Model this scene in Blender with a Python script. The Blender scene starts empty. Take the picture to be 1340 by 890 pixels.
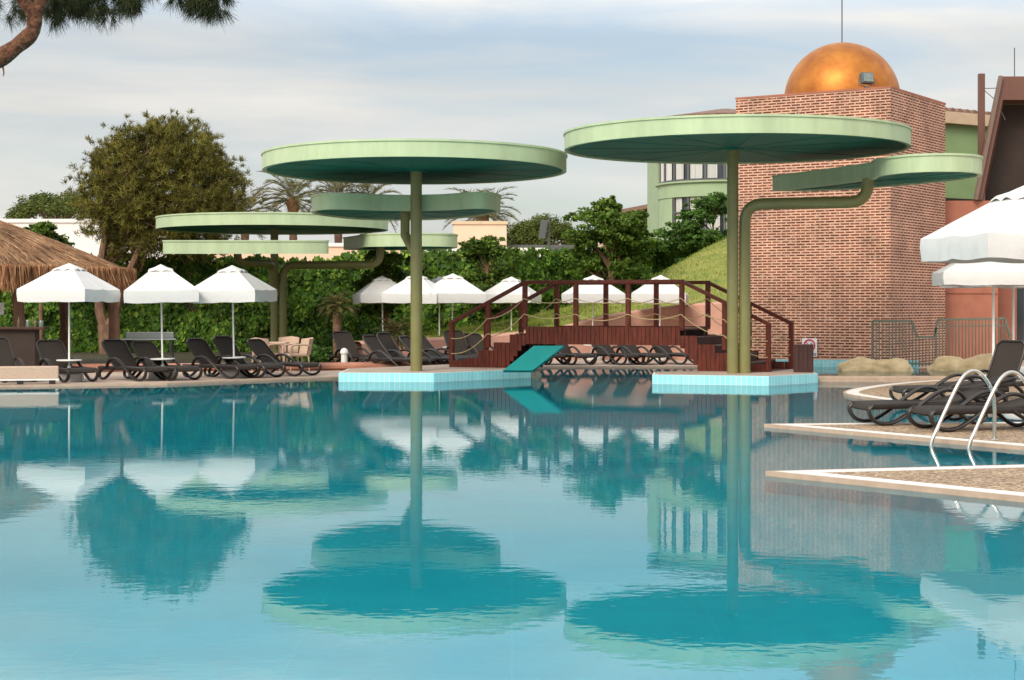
import bpy, bmesh, math, random
import numpy as np
from mathutils import Vector, Matrix, noise as mnoise

rnd = random.Random(7)
R = math.radians
SC = bpy.context.scene
COL = SC.collection

# ------------------------------------------------------------------ camera, sky, sun
FPX, HC = 2233.0, 1.7          # focal length in photo pixels, eye height above the water
cam_d = bpy.data.cameras.new('camera')
cam = bpy.data.objects.new('camera', cam_d)
COL.objects.link(cam)
cam.location = (0, 0, HC)
cam.rotation_euler = (R(90), 0, 0)
cam_d.sensor_width = 36
cam_d.lens = 36 * FPX / 1340
cam_d.shift_y = -45 / 1340
cam_d.clip_end = 3000
SC.camera = cam

SUN_AZ, SUN_EL = R(208), R(37)      # azimuth clockwise from +Y: behind and to the left
wd = bpy.data.worlds.new('World')
SC.world = wd
wd.use_nodes = True
nt = wd.node_tree
nt.nodes.clear()
def wn(t, **k):
    n = nt.nodes.new(t)
    for a, b in k.items():
        setattr(n, a, b)
    return n
wo = wn('ShaderNodeOutputWorld'); wb = wn('ShaderNodeBackground')
sky = wn('ShaderNodeTexSky', sky_type='NISHITA', sun_disc=False, sun_elevation=SUN_EL, sun_rotation=SUN_AZ)
sky.air_density = 1.0; sky.dust_density = 1.8; sky.ozone_density = 1.5
tc = wn('ShaderNodeTexCoord')
mp = wn('ShaderNodeMapping'); mp.inputs['Scale'].default_value = (1.0, 1.0, 6.5); mp.inputs['Rotation'].default_value = (R(4), R(-7), R(20))
n1 = wn('ShaderNodeTexNoise'); n1.inputs['Scale'].default_value = 3.1; n1.inputs['Detail'].default_value = 7; n1.inputs['Roughness'].default_value = .52; n1.inputs['Distortion'].default_value = .5
r1 = wn('ShaderNodeMapRange'); r1.inputs['From Min'].default_value = .36; r1.inputs['From Max'].default_value = .60
r1.inputs['To Min'].default_value = .28; r1.inputs['To Max'].default_value = 1.0
n2 = wn('ShaderNodeTexNoise'); n2.inputs['Scale'].default_value = 4.2; n2.inputs['Detail'].default_value = 5
cr = wn('ShaderNodeMixRGB'); cr.inputs[1].default_value = (5.75, 5.75, 5.6, 1); cr.inputs[2].default_value = (6.9, 6.7, 6.3, 1)
mx = wn('ShaderNodeMixRGB')
L = nt.links.new
L(tc.outputs['Generated'], mp.inputs['Vector']); L(mp.outputs[0], n1.inputs['Vector']); L(mp.outputs[0], n2.inputs['Vector'])
L(n1.outputs['Fac'], r1.inputs['Value']); L(r1.outputs[0], mx.inputs[0])
r2 = wn('ShaderNodeMapRange'); r2.inputs['From Min'].default_value = .36; r2.inputs['From Max'].default_value = .64; L(n2.outputs['Fac'], r2.inputs['Value']); L(r2.outputs[0], cr.inputs[0])
L(sky.outputs[0], mx.inputs[1]); L(cr.outputs[0], mx.inputs[2])
sx = wn('ShaderNodeSeparateXYZ'); L(tc.outputs['Generated'], sx.inputs[0])
gr = wn('ShaderNodeMapRange'); gr.inputs['From Min'].default_value = .155; gr.inputs['From Max'].default_value = .25
gr.inputs['To Min'].default_value = 1.0; gr.inputs['To Max'].default_value = 2.0        # extra brightness added to the overcast sky above the view, lifting the water's reflection
L(sx.outputs['Z'], gr.inputs['Value'])
gm = wn('ShaderNodeMixRGB', blend_type='MULTIPLY'); gm.inputs[0].default_value = 1
L(mx.outputs[0], gm.inputs[1]); L(gr.outputs[0], gm.inputs[2])
L(gm.outputs[0], wb.inputs['Color']); wb.inputs['Strength'].default_value = .1
L(wb.outputs[0], wo.inputs[0])

sun_d = bpy.data.lights.new('sun', 'SUN'); sun_d.energy = 2.1; sun_d.angle = R(24); sun_d.color = (1, .90, .76)
sun = bpy.data.objects.new('sun', sun_d); COL.objects.link(sun)
sdir = Vector((math.sin(SUN_AZ) * math.cos(SUN_EL), math.cos(SUN_AZ) * math.cos(SUN_EL), math.sin(SUN_EL)))
sun.rotation_euler = sdir.to_track_quat('Z', 'Y').to_euler()

vs = SC.view_settings
vs.view_transform = 'Standard'; vs.look = 'None'; vs.exposure = 0.36; vs.gamma = 1; vs.use_curve_mapping = False
SC.render.engine = 'CYCLES'
SC.cycles.use_denoising = True
SC.cycles.max_bounces = 10; SC.cycles.transmission_bounces = 8; SC.cycles.glossy_bounces = 5; SC.cycles.blur_glossy = .3; SC.cycles.sample_clamp_indirect = 8
SC.cycles.transparent_max_bounces = 8

# ------------------------------------------------------------------ materials
def new_mat(name):
    m = bpy.data.materials.new(name); m.use_nodes = True
    m.node_tree.nodes.clear()
    return m, m.node_tree
def nd(t, typ, **k):
    n = t.nodes.new(typ)
    for a, b in k.items():
        setattr(n, a, b)
    return n
def c4(c): return (c[0], c[1], c[2], 1)
def sc(c, f): return tuple(min(1, x * f) for x in c)

def M(name, col, rough=.6, var=.15, scale=3, bump=0., bscale=30, metal=0, spec=.4, col2=None, stretch=(1, 1, 1), coat=0):
    m, t = new_mat(name)
    out = nd(t, 'ShaderNodeOutputMaterial'); p = nd(t, 'ShaderNodeBsdfPrincipled')
    tcn = nd(t, 'ShaderNodeTexCoord'); mpn = nd(t, 'ShaderNodeMapping'); mpn.inputs['Scale'].default_value = stretch
    t.links.new(tcn.outputs['Object'], mpn.inputs[0])
    ns = nd(t, 'ShaderNodeTexNoise'); ns.inputs['Scale'].default_value = scale; ns.inputs['Detail'].default_value = 6
    ns.inputs['Roughness'].default_value = .65
    t.links.new(mpn.outputs[0], ns.inputs['Vector'])
    mr = nd(t, 'ShaderNodeMapRange'); mr.inputs['From Min'].default_value = .3; mr.inputs['From Max'].default_value = .7
    t.links.new(ns.outputs['Fac'], mr.inputs['Value'])
    mixn = nd(t, 'ShaderNodeMixRGB')
    mixn.inputs[1].default_value = c4(sc(col, 1 - var)); mixn.inputs[2].default_value = c4(col2 if col2 else sc(col, 1 + var))
    t.links.new(mr.outputs[0], mixn.inputs[0]); t.links.new(mixn.outputs[0], p.inputs['Base Color'])
    p.inputs['Roughness'].default_value = rough; p.inputs['Metallic'].default_value = metal
    p.inputs['Specular IOR Level'].default_value = spec
    p.inputs['Coat Weight'].default_value = coat
    if bump:
        nb = nd(t, 'ShaderNodeTexNoise'); nb.inputs['Scale'].default_value = bscale; nb.inputs['Detail'].default_value = 4
        t.links.new(mpn.outputs[0], nb.inputs['Vector'])
        b = nd(t, 'ShaderNodeBump'); b.inputs['Strength'].default_value = bump; b.inputs['Distance'].default_value = .02
        t.links.new(nb.outputs['Fac'], b.inputs['Height']); t.links.new(b.outputs[0], p.inputs['Normal'])
    t.links.new(p.outputs[0], out.inputs[0])
    return m

def M_leaf(name, cols, trans=.3, rough=.6, spec=.25, vscale=1.6, vamp=.45):
    m, t = new_mat(name)
    out = nd(t, 'ShaderNodeOutputMaterial'); p = nd(t, 'ShaderNodeBsdfPrincipled')
    g = nd(t, 'ShaderNodeNewGeometry'); rp = nd(t, 'ShaderNodeValToRGB')
    e = rp.color_ramp.elements
    e[0].position = 0; e[0].color = c4(cols[0]); e[1].position = 1; e[1].color = c4(cols[-1])
    for i, c in enumerate(cols[1:-1]):
        x = e.new((i + 1) / (len(cols) - 1)); x.color = c4(c)
    t.links.new(g.outputs['Random Per Island'], rp.inputs[0])
    tcn = nd(t, 'ShaderNodeTexCoord'); ns = nd(t, 'ShaderNodeTexNoise'); ns.inputs['Scale'].default_value = vscale; ns.inputs['Detail'].default_value = 4
    t.links.new(tcn.outputs['Object'], ns.inputs['Vector'])
    mr = nd(t, 'ShaderNodeMapRange'); mr.inputs['From Min'].default_value = .32; mr.inputs['From Max'].default_value = .68
    mr.inputs['To Min'].default_value = 1 - vamp; mr.inputs['To Max'].default_value = 1 + vamp
    t.links.new(ns.outputs['Fac'], mr.inputs['Value'])
    mu = nd(t, 'ShaderNodeMixRGB', blend_type='MULTIPLY'); mu.inputs[0].default_value = 1
    t.links.new(rp.outputs[0], mu.inputs[1]); t.links.new(mr.outputs[0], mu.inputs[2]); rp = mu
    t.links.new(rp.outputs[0], p.inputs['Base Color'])
    p.inputs['Roughness'].default_value = rough; p.inputs['Specular IOR Level'].default_value = spec
    tr = nd(t, 'ShaderNodeBsdfTranslucent'); t.links.new(rp.outputs[0], tr.inputs[0])
    mxs = nd(t, 'ShaderNodeMixShader'); mxs.inputs[0].default_value = trans
    t.links.new(p.outputs[0], mxs.inputs[1]); t.links.new(tr.outputs[0], mxs.inputs[2])
    t.links.new(mxs.outputs[0], out.inputs[0])
    return m

def M_brick(name, c1, c2, mortar, bw, rh, ms, offset=.5, rough=.8, coord='UV', noise=.25, bump=.5, dirt=None, smooth=.1, bias=0.0):
    m, t = new_mat(name)
    out = nd(t, 'ShaderNodeOutputMaterial'); p = nd(t, 'ShaderNodeBsdfPrincipled')
    tcn = nd(t, 'ShaderNodeTexCoord')
    br = nd(t, 'ShaderNodeTexBrick'); br.offset = offset
    br.inputs['Scale'].default_value = 1; br.inputs['Brick Width'].default_value = bw; br.inputs['Row Height'].default_value = rh
    br.inputs['Mortar Size'].default_value = ms; br.inputs['Mortar Smooth'].default_value = smooth; br.inputs['Bias'].default_value = bias
    br.inputs['Color1'].default_value = c4(c1); br.inputs['Color2'].default_value = c4(c2); br.inputs['Mortar'].default_value = c4(mortar)
    t.links.new(tcn.outputs[coord], br.inputs['Vector'])
    ns = nd(t, 'ShaderNodeTexNoise'); ns.inputs['Scale'].default_value = 1.3; ns.inputs['Detail'].default_value = 8; ns.inputs['Roughness'].default_value = .7
    t.links.new(tcn.outputs['Object'], ns.inputs['Vector'])
    mr = nd(t, 'ShaderNodeMapRange'); mr.inputs['From Min'].default_value = .3; mr.inputs['From Max'].default_value = .7
    mr.inputs['To Min'].default_value = 1 - noise; mr.inputs['To Max'].default_value = 1 + noise
    t.links.new(ns.outputs['Fac'], mr.inputs['Value'])
    mu = nd(t, 'ShaderNodeMixRGB', blend_type='MULTIPLY'); mu.inputs[0].default_value = 1
    t.links.new(br.outputs['Color'], mu.inputs[1]); t.links.new(mr.outputs[0], mu.inputs[2])
    last = mu.outputs[0]
    if dirt:
        n3 = nd(t, 'ShaderNodeTexNoise'); n3.inputs['Scale'].default_value = 9; n3.inputs['Detail'].default_value = 3
        t.links.new(tcn.outputs['Object'], n3.inputs['Vector'])
        m3 = nd(t, 'ShaderNodeMapRange'); m3.inputs['From Min'].default_value = .56; m3.inputs['From Max'].default_value = .7
        t.links.new(n3.outputs['Fac'], m3.inputs['Value'])
        mm = nd(t, 'ShaderNodeMath', operation='MULTIPLY'); mm.inputs[1].default_value = .7
        t.links.new(m3.outputs[0], mm.inputs[0])
        mdx = nd(t, 'ShaderNodeMixRGB'); mdx.inputs[2].default_value = c4(dirt)
        t.links.new(mm.outputs[0], mdx.inputs[0]); t.links.new(last, mdx.inputs[1]); last = mdx.outputs[0]
    t.links.new(last, p.inputs['Base Color'])
    p.inputs['Roughness'].default_value = rough
    if bump:
        b = nd(t, 'ShaderNodeBump', invert=True); b.inputs['Strength'].default_value = bump; b.inputs['Distance'].default_value = .01
        t.links.new(br.outputs['Fac'], b.inputs['Height']); t.links.new(b.outputs[0], p.inputs['Normal'])
    t.links.new(p.outputs[0], out.inputs[0])
    return m

def M_water(name, tint):
    m, t = new_mat(name)
    out = nd(t, 'ShaderNodeOutputMaterial')
    tcn = nd(t, 'ShaderNodeTexCoord')
    hs = []
    for s, a, st in ((.8, .20, (1, 1.5, 1)), (3.2, .20, (1, 1.5, 1)), (8, .15, (1, 1.3, 1))):
        mpn = nd(t, 'ShaderNodeMapping'); mpn.inputs['Scale'].default_value = st
        t.links.new(tcn.outputs['Object'], mpn.inputs[0])
        ns = nd(t, 'ShaderNodeTexNoise'); ns.inputs['Scale'].default_value = s; ns.inputs['Detail'].default_value = 2
        t.links.new(mpn.outputs[0], ns.inputs['Vector'])
        mu = nd(t, 'ShaderNodeMath', operation='MULTIPLY'); mu.inputs[1].default_value = a
        t.links.new(ns.outputs['Fac'], mu.inputs[0]); hs.append(mu)
    a1 = nd(t, 'ShaderNodeMath', operation='ADD'); t.links.new(hs[0].outputs[0], a1.inputs[0]); t.links.new(hs[1].outputs[0], a1.inputs[1])
    a2 = nd(t, 'ShaderNodeMath', operation='ADD'); t.links.new(a1.outputs[0], a2.inputs[0]); t.links.new(hs[2].outputs[0], a2.inputs[1])
    b = nd(t, 'ShaderNodeBump'); b.inputs['Strength'].default_value = 1; b.inputs['Distance'].default_value = .0023
    t.links.new(a2.outputs[0], b.inputs['Height'])
    fr = nd(t, 'ShaderNodeFresnel'); fr.inputs['IOR'].default_value = 1.45; t.links.new(b.outputs[0], fr.inputs['Normal'])
    gl = nd(t, 'ShaderNodeBsdfGlossy'); gl.inputs['Roughness'].default_value = .003; t.links.new(b.outputs[0], gl.inputs['Normal'])
    tr = nd(t, 'ShaderNodeBsdfRefraction'); tr.inputs['Color'].default_value = c4(tint); tr.inputs['IOR'].default_value = 1.36; tr.inputs['Roughness'].default_value = 0; t.links.new(b.outputs[0], tr.inputs['Normal'])
    mxs = nd(t, 'ShaderNodeMixShader')
    t.links.new(fr.outputs[0], mxs.inputs[0]); t.links.new(tr.outputs[0], mxs.inputs[1]); t.links.new(gl.outputs[0], mxs.inputs[2])
    t.links.new(mxs.outputs[0], out.inputs[0])
    return m

def M_glass(name, col=(.03, .04, .05), rough=.06):
    return M(name, col, rough=rough, var=.1, spec=.7)

MAT = dict(
    water=M_water('pool_water', (.85, 1.0, 1.0)),
    floor=M_brick('pool_tiles', (.002, .455, .555), (.003, .475, .575), (.006, .50, .60), 1.25, 1.25, .006, offset=0, rough=.5, coord='Object', noise=.08, bump=0),
    tile=M_brick('blue_wall_tiles', (.27, .66, .72), (.34, .73, .77), (.75, .84, .85), .115, .2, .004, offset=0, rough=.25, noise=.06, bump=.3),
    deck=M_brick('deck_paving', (.40, .30, .24), (.46, .36, .29), (.30, .24, .20), .6, .6, .006, offset=.5, rough=.85, coord='Object', noise=.2, bump=.2),
    aggregate=None,
    white_stone=M('white_coping', (.70, .66, .61), rough=.6, var=.12, scale=6, bump=.2),
    tan_stone=M('tan_coping', (.42, .30, .22), rough=.6, var=.15, scale=5, bump=.2),
    terracotta=M('terracotta_kerb', (.45, .20, .13), rough=.8, var=.2, scale=3, bump=.4, bscale=20),
    pink=M('pink_render', (.50, .28, .21), rough=.9, var=.14, scale=2, bump=.4, bscale=25),
    red_render=M('terracotta_render', (.36, .14, .09), rough=.9, var=.15, scale=2, bump=.3),
    olive=M('olive_paint', (.19, .18, .065), rough=.38, var=.12, scale=2, spec=.5),
    rim=M('pale_green_paint', (.415, .515, .315), rough=.48, var=.13, scale=2.2, spec=.4, stretch=(1, 1, .25)),
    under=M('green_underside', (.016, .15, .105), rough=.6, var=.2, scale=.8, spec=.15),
    topdark=M('disc_top', (.12, .16, .11), rough=.8, var=.3),
    green_wall=M('green_render', (.25, .37, .17), rough=.85, var=.08, scale=1.5, bump=.2),
    green_band=M('green_band_render', (.30, .39, .24), rough=.85, var=.08, scale=1.5),
    cream=M('cream_fascia', (.56, .42, .28), rough=.8, var=.1),
    peach=M('peach_render', (.70, .50, .36), rough=.9, var=.06, scale=.8),
    white_wall=M('white_render', (.74, .72, .68), rough=.9, var=.05, scale=.8),
    roof_tile=M('roof_tiles', (.20, .12, .09), rough=.9, var=.35, scale=4),
    brown_steel=M('brown_steel', (.13, .055, .035), rough=.45, var=.12, scale=1.5, spec=.5),
    brown_edge=M('grey_brown_steel', (.17, .11, .085), rough=.5, var=.1),
    dark_in=M('dark_interior', (.034, .022, .016), rough=.8, var=.2),
    copper=M('gilded_copper', (.38, .12, .024), rough=.5, var=.12, scale=1.8, metal=.7, bump=.05, bscale=5, col2=(.54, .215, .042)),
    wood=M('red_stained_wood', (.105, .020, .010), rough=.5, var=.5, scale=4, bump=.3, bscale=40, stretch=(4, 4, .7), spec=.25),
    wood_dark=M('dark_stained_wood', (.045, .013, .010), rough=.55, var=.4, scale=4, stretch=(4, 4, .7)),
    rope=M('hemp_rope', (.48, .36, .19), rough=.9, var=.2, scale=30),
    teal=M('turquoise_paint', (.014, .215, .21), rough=.35, var=.08, scale=1.5, spec=.5),
    plastic=M('dark_brown_plastic', (.019, .0135, .0105), rough=.40, var=.15, scale=4, spec=.45),
    sling=M('dark_mesh_fabric', (.030, .0225, .017), rough=.85, var=.15, scale=60, bump=.3, bscale=150),
    canvas=M('white_canvas', (.61, .605, .59), rough=.85, var=.05, scale=3, bump=.45, bscale=4),
    white_metal=M('white_painted_metal', (.78, .77, .74), rough=.4, var=.04),
    white_plastic=M('white_plastic', (.72, .71, .68), rough=.5, var=.05),
    steel=M('polished_steel', (.62, .60, .55), rough=.16, var=.06, metal=1),
    fence=M('grey_green_metal', (.15, .17, .135), rough=.5, var=.12),
    rock=M('sand_rock', (.66, .47, .24), rough=.9, var=.25, scale=2.5, bump=.6, bscale=8, col2=(.78, .62, .38)),
    stone=M('rough_stone', (.33, .30, .22), rough=.9, var=.35, scale=9, bump=.8, bscale=20),
    thatch=M_leaf('thatch_straw', [(.17, .075, .035), (.30, .15, .075), (.42, .24, .13), (.24, .12, .06)], trans=.1, rough=.9, spec=.1),
    thatch_grey=M_leaf('weathered_straw', [(.17, .09, .048), (.30, .175, .10), (.40, .26, .16), (.23, .13, .072)], trans=.1, rough=.9, spec=.1),
    thatch_base=M('thatch_bed', (.13, .065, .035), rough=.95, var=.35, scale=14, stretch=(1, 1, .3)),
    bark=M('bark', (.17, .095, .06), rough=.95, var=.4, scale=7, bump=1.0, bscale=16, stretch=(1, 1, .4)),
    pine_bark=M('pine_bark', (.048, .024, .015), rough=.95, var=.5, scale=34, bump=1.0, bscale=38, stretch=(1, 1, 1), col2=(.21, .09, .046)),
    ivy=M_leaf('ivy_leaves', [(.015, .045, .006), (.06, .14, .014), (.11, .22, .022), (.035, .09, .010), (.26, .37, .04)], trans=.25),
    broad=M_leaf('broad_leaves', [(.035, .07, .010), (.07, .13, .016), (.115, .195, .025), (.19, .27, .04)], trans=.35),
    shrub=M_leaf('shrub_leaves', [(.04, .10, .015), (.07, .155, .025), (.12, .20, .04)], trans=.3),
    pine=M_leaf('pine_needles', [(.05, .06, .012), (.125, .13, .022), (.23, .215, .036), (.17, .115, .028), (.085, .095, .018)], trans=.2, vscale=1.3, vamp=.6),
    pine_dark=M_leaf('dark_pine_needles', [(.010, .017, .005), (.024, .034, .009), (.045, .050, .012)], trans=.2),
    stone_pine=M_leaf('stone_pine_needles', [(.05, .075, .014), (.10, .13, .025), (.14, .165, .03)], trans=.2),
    palm=M_leaf('palm_fronds', [(.085, .085, .03), (.14, .13, .05), (.20, .17, .075)], trans=.25),
    palm_green=M_leaf('date_palm_fronds', [(.05, .075, .02), (.10, .11, .03), (.20, .12, .05)], trans=.25),
    palm_dead=M('palm_boots', (.20, .105, .05), rough=.95, var=.4, scale=8, bump=.8, bscale=12),
    lawn=M('lawn', (.16, .225, .034), rough=.95, var=.3, scale=1.1, bump=.5, bscale=25, col2=(.30, .28, .06)),
    blade=M_leaf('grass_blades', [(.13, .21, .025), (.20, .27, .04), (.33, .31, .07)], trans=.3),
    soil=M('soil', (.05, .045, .02), rough=.95, var=.4, scale=3, bump=.6),
    ground=M('far_ground', (.16, .15, .09), rough=.95, var=.3, scale=.3),
    glass=M_glass('window_glass'),
    curtain=M('white_curtain', (.50, .50, .48), rough=.85, var=.22, scale=9, stretch=(3, 3, .02)),
    grey_metal=M('dark_grey_metal', (.10, .10, .10), rough=.5, var=.1),
    lens=M('lamp_glass', (.14, .18, .16), rough=.08, var=.3, scale=12, spec=.8),
    wicker=M('beige_wicker', (.50, .36, .27), rough=.75, var=.25, scale=45, bump=.5, bscale=70),
    sign_white=M('sign_white', (.75, .75, .75), rough=.5, var=.03),
    sign_red=M('sign_red', (.55, .02, .05), rough=.5, var=.03),
    sign_blue=M('sign_blue', (.03, .05, .16), rough=.5, var=.03),
    pingpong=M('table_green', (.02, .06, .05), rough=.5, var=.1),
    net=M('net_mesh', (.45, .46, .42), rough=.8, var=.25, scale=60),
    bottle_glass=M('bottle_glass', (.10, .07, .03), rough=.15, var=.4, scale=9),
    basin=M('upper_basin', (.25, .33, .30), rough=.7, var=.15),
)
def agg():
    m, t = new_mat('pebble_aggregate')
    out = nd(t, 'ShaderNodeOutputMaterial'); p = nd(t, 'ShaderNodeBsdfPrincipled')
    tcn = nd(t, 'ShaderNodeTexCoord')
    v = nd(t, 'ShaderNodeTexVoronoi'); v.inputs['Scale'].default_value = 36
    t.links.new(tcn.outputs['Object'], v.inputs['Vector'])
    rp = nd(t, 'ShaderNodeValToRGB'); e = rp.color_ramp.elements
    e[0].color = (.10, .065, .04, 1); e[1].color = (.52, .40, .27, 1)
    x = e.new(.4); x.color = (.24, .16, .10, 1); x = e.new(.7); x.color = (.36, .25, .15, 1)
    sp = nd(t, 'ShaderNodeSeparateColor'); t.links.new(v.outputs['Color'], sp.inputs[0]); t.links.new(sp.outputs[0], rp.inputs[0])
    n3 = nd(t, 'ShaderNodeTexNoise'); n3.inputs['Scale'].default_value = 1.2; n3.inputs['Detail'].default_value = 5
    t.links.new(tcn.outputs['Object'], n3.inputs['Vector'])
    mr = nd(t, 'ShaderNodeMapRange'); mr.inputs['To Min'].default_value = .75; mr.inputs['To Max'].default_value = 1.3
    t.links.new(n3.outputs['Fac'], mr.inputs['Value'])
    mu = nd(t, 'ShaderNodeMixRGB', blend_type='MULTIPLY'); mu.inputs[0].default_value = 1
    t.links.new(rp.outputs[0], mu.inputs[1]); t.links.new(mr.outputs[0], mu.inputs[2])
    t.links.new(mu.outputs[0], p.inputs['Base Color']); p.inputs['Roughness'].default_value = .85
    b = nd(t, 'ShaderNodeBump', invert=True); b.inputs['Strength'].default_value = .7; b.inputs['Distance'].default_value = .01
    t.links.new(v.outputs['Distance'], b.inputs['Height']); t.links.new(b.outputs[0], p.inputs['Normal'])
    t.links.new(p.outputs[0], out.inputs[0])
    return m
MAT['aggregate'] = agg()
MAT['brick'] = M_brick('tower_brick', (.075, .018, .010), (.19, .058, .032), (.60, .355, .245), .285, .0745, .0185, rough=.9, noise=.36, bump=.5, dirt=(.50, .33, .24), smooth=.15, bias=-.1)

# ------------------------------------------------------------------ helpers
def P(px, py, Y):                 # a photo pixel at a chosen real distance
    return Vector(((px - 670) / FPX * Y, Y, HC - (py - 400) / FPX * Y))
def G(px, py, z):                 # a photo pixel on a level surface
    Y = (HC - z) * FPX / (py - 400)
    return Vector(((px - 670) / FPX * Y, Y, z))

def link_mesh(name, me, mats, parent=None):
    if not isinstance(mats, (list, tuple)): mats = [mats]
    for m in mats: me.materials.append(m)
    o = bpy.data.objects.new(name, me); COL.objects.link(o)
    if parent: o.parent = parent
    return o
def obj(name, bm, mats, parent=None, smooth=False, bevel=0):
    if bevel:
        es = [e for e in bm.edges if len(e.link_faces) == 2 and e.calc_face_angle(0) > .6]
        bmesh.ops.bevel(bm, geom=es, offset=bevel, segments=2, profile=.5, affect='EDGES', clamp_overlap=True)
    me = bpy.data.meshes.new(name); bm.to_mesh(me); bm.free()
    if smooth:
        me.polygons.foreach_set('use_smooth', [True] * len(me.polygons))
        try: me.set_sharp_from_angle(angle=R(40))
        except Exception: pass
    return link_mesh(name, me, mats, parent)
def tag(o, label=None, cat=None, group=None, kind=None):
    if label: o['label'] = label
    if cat: o['category'] = cat
    if group: o['group'] = group
    if kind: o['kind'] = kind
    return o
def struct(name, bm, mats, **k):
    return tag(obj(name, bm, mats, **k), kind='structure')
def thing(name, label, cat, loc=(0, 0, 0), rz=0, group=None):
    o = bpy.data.objects.new(name, None); COL.objects.link(o)
    o.location = loc; o.rotation_euler = (0, 0, rz); o.empty_display_size = .2
    return tag(o, label, cat, group)
def dup(root, loc, rz, label):
    def cp(o, par):
        c = o.copy(); COL.objects.link(c)
        if par: c.parent = par
        for ch in list(o.children): cp(ch, c)
        return c
    r = cp(root, None); r.location = loc; r.rotation_euler = (0, 0, rz); r['label'] = label
    return r
def BM(): return bmesh.new()

def box(bm, c, s, rz=0, rot=None, mat=0):
    mt = Matrix.Translation(c) @ (rot.to_4x4() if rot else Matrix.Rotation(rz, 4, 'Z')) @ Matrix.Diagonal((s[0], s[1], s[2], 1))
    r = bmesh.ops.create_cube(bm, size=1, matrix=mt)
    for v in r['verts']:
        for f in v.link_faces: f.material_index = mat
def beam(bm, a, b, w, h, up=Vector((0, 0, 1))):
    a, b = Vector(a), Vector(b); d = b - a
    y = up.cross(d).normalized(); z = d.normalized().cross(y)
    rot = Matrix((d.normalized(), y, z)).transposed()
    box(bm, (a + b) / 2, (d.length, w, h), rot=rot)
def smooth_path(pts, n=6, closed=False):
    pts = [Vector(p) for p in pts]; N = len(pts); out = []
    rng = range(N if closed else N - 1)
    for i in rng:
        if closed: p0, p1, p2, p3 = pts[i - 1], pts[i], pts[(i + 1) % N], pts[(i + 2) % N]
        else: p0, p1, p2, p3 = pts[max(0, i - 1)], pts[i], pts[i + 1], pts[min(N - 1, i + 2)]
        for k in range(n):
            t = k / n
            out.append(.5 * ((2 * p1) + (p2 - p0) * t + (2 * p0 - 5 * p1 + 4 * p2 - p3) * t * t + (3 * p1 - p0 - 3 * p2 + p3) * t ** 3))
    if not closed: out.append(pts[-1])
    return out
def tube(bm, pts, r, seg=8, closed=False, side=None, flat=None, caps=True):
    """a swept tube; r a number or one per point; with side given the section is an ellipse flat=(across, through)"""
    pts = [Vector(p) for p in pts]; N = len(pts); rings = []; prev = None
    for i, p in enumerate(pts):
        a = pts[i - 1] if (i > 0 or closed) else p; b = pts[(i + 1) % N] if (i < N - 1 or closed) else p
        t = (b - a).normalized()
        if side is not None: s = Vector(side)
        elif prev is None:
            s = t.cross(Vector((0, 0, 1)));
            if s.length < .05: s = t.cross(Vector((0, 1, 0)))
            s.normalize()
        else:
            s = prev - t * prev.dot(t); s.normalize()
        prev = s; n = s.cross(t).normalized()
        rr = r[i] if isinstance(r, (list, tuple)) else r
        ra, rb = (flat if flat else (rr, rr))
        rings.append([bm.verts.new(p + s * math.cos(2 * math.pi * k / seg) * ra + n * math.sin(2 * math.pi * k / seg) * rb) for k in range(seg)])
    for i in range(N if closed else N - 1):
        A, B = rings[i], rings[(i + 1) % N]
        for k in range(seg):
            bm.faces.new((A[k], A[(k + 1) % seg], B[(k + 1) % seg], B[k]))
    if caps and not closed:
        bm.faces.new(rings[0][::-1]); bm.faces.new(rings[-1])
def lathe(bm, prof, seg=24, c=(0, 0, 0), a0=0, a1=2 * math.pi):
    full = abs(a1 - a0 - 2 * math.pi) < 1e-6
    n = seg if full else seg + 1; rings = []
    for r, z in prof:
        if r < 1e-5: rings.append([bm.verts.new((c[0], c[1], c[2] + z))] * n)
        else: rings.append([bm.verts.new((c[0] + r * math.cos(a0 + (a1 - a0) * k / seg), c[1] + r * math.sin(a0 + (a1 - a0) * k / seg), c[2] + z)) for k in range(n)])
    for i in range(len(rings) - 1):
        for k in range(seg):
            q = [rings[i][k], rings[i][(k + 1) % n], rings[i + 1][(k + 1) % n], rings[i + 1][k]]
            u = []
            for v in q:
                if v not in u: u.append(v)
            if len(u) >= 3:
                try: bm.faces.new(u)
                except ValueError: pass
def prism(bm, poly, z0, z1, top=0, side=0, bottom=True, uvs=True):
    """extruded outline with UVs in metres along the walls; poly counter-clockwise"""
    uv = bm.loops.layers.uv.verify() if uvs else None
    lo = [bm.verts.new((p[0], p[1], z0)) for p in poly]; hi = [bm.verts.new((p[0], p[1], z1)) for p in poly]
    N = len(poly); d = 0
    for i in range(N):
        j = (i + 1) % N
        f = bm.faces.new((lo[i], lo[j], hi[j], hi[i])); f.material_index = side
        w = (Vector(poly[j][:2]) - Vector(poly[i][:2])).length
        if uvs:
            for l, c in zip(f.loops, ((d, z0), (d + w, z0), (d + w, z1), (d, z1))): l[uv].uv = c
        d += w
    f = bm.faces.new(hi); f.material_index = top
    if bottom:
        g = bm.faces.new(lo[::-1]); g.material_index = top
    return f
def ccw(poly):
    a = sum(poly[i - 1][0] * poly[i][1] - poly[i][0] * poly[i - 1][1] for i in range(len(poly)))
    return list(poly) if a > 0 else list(poly)[::-1]
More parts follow.
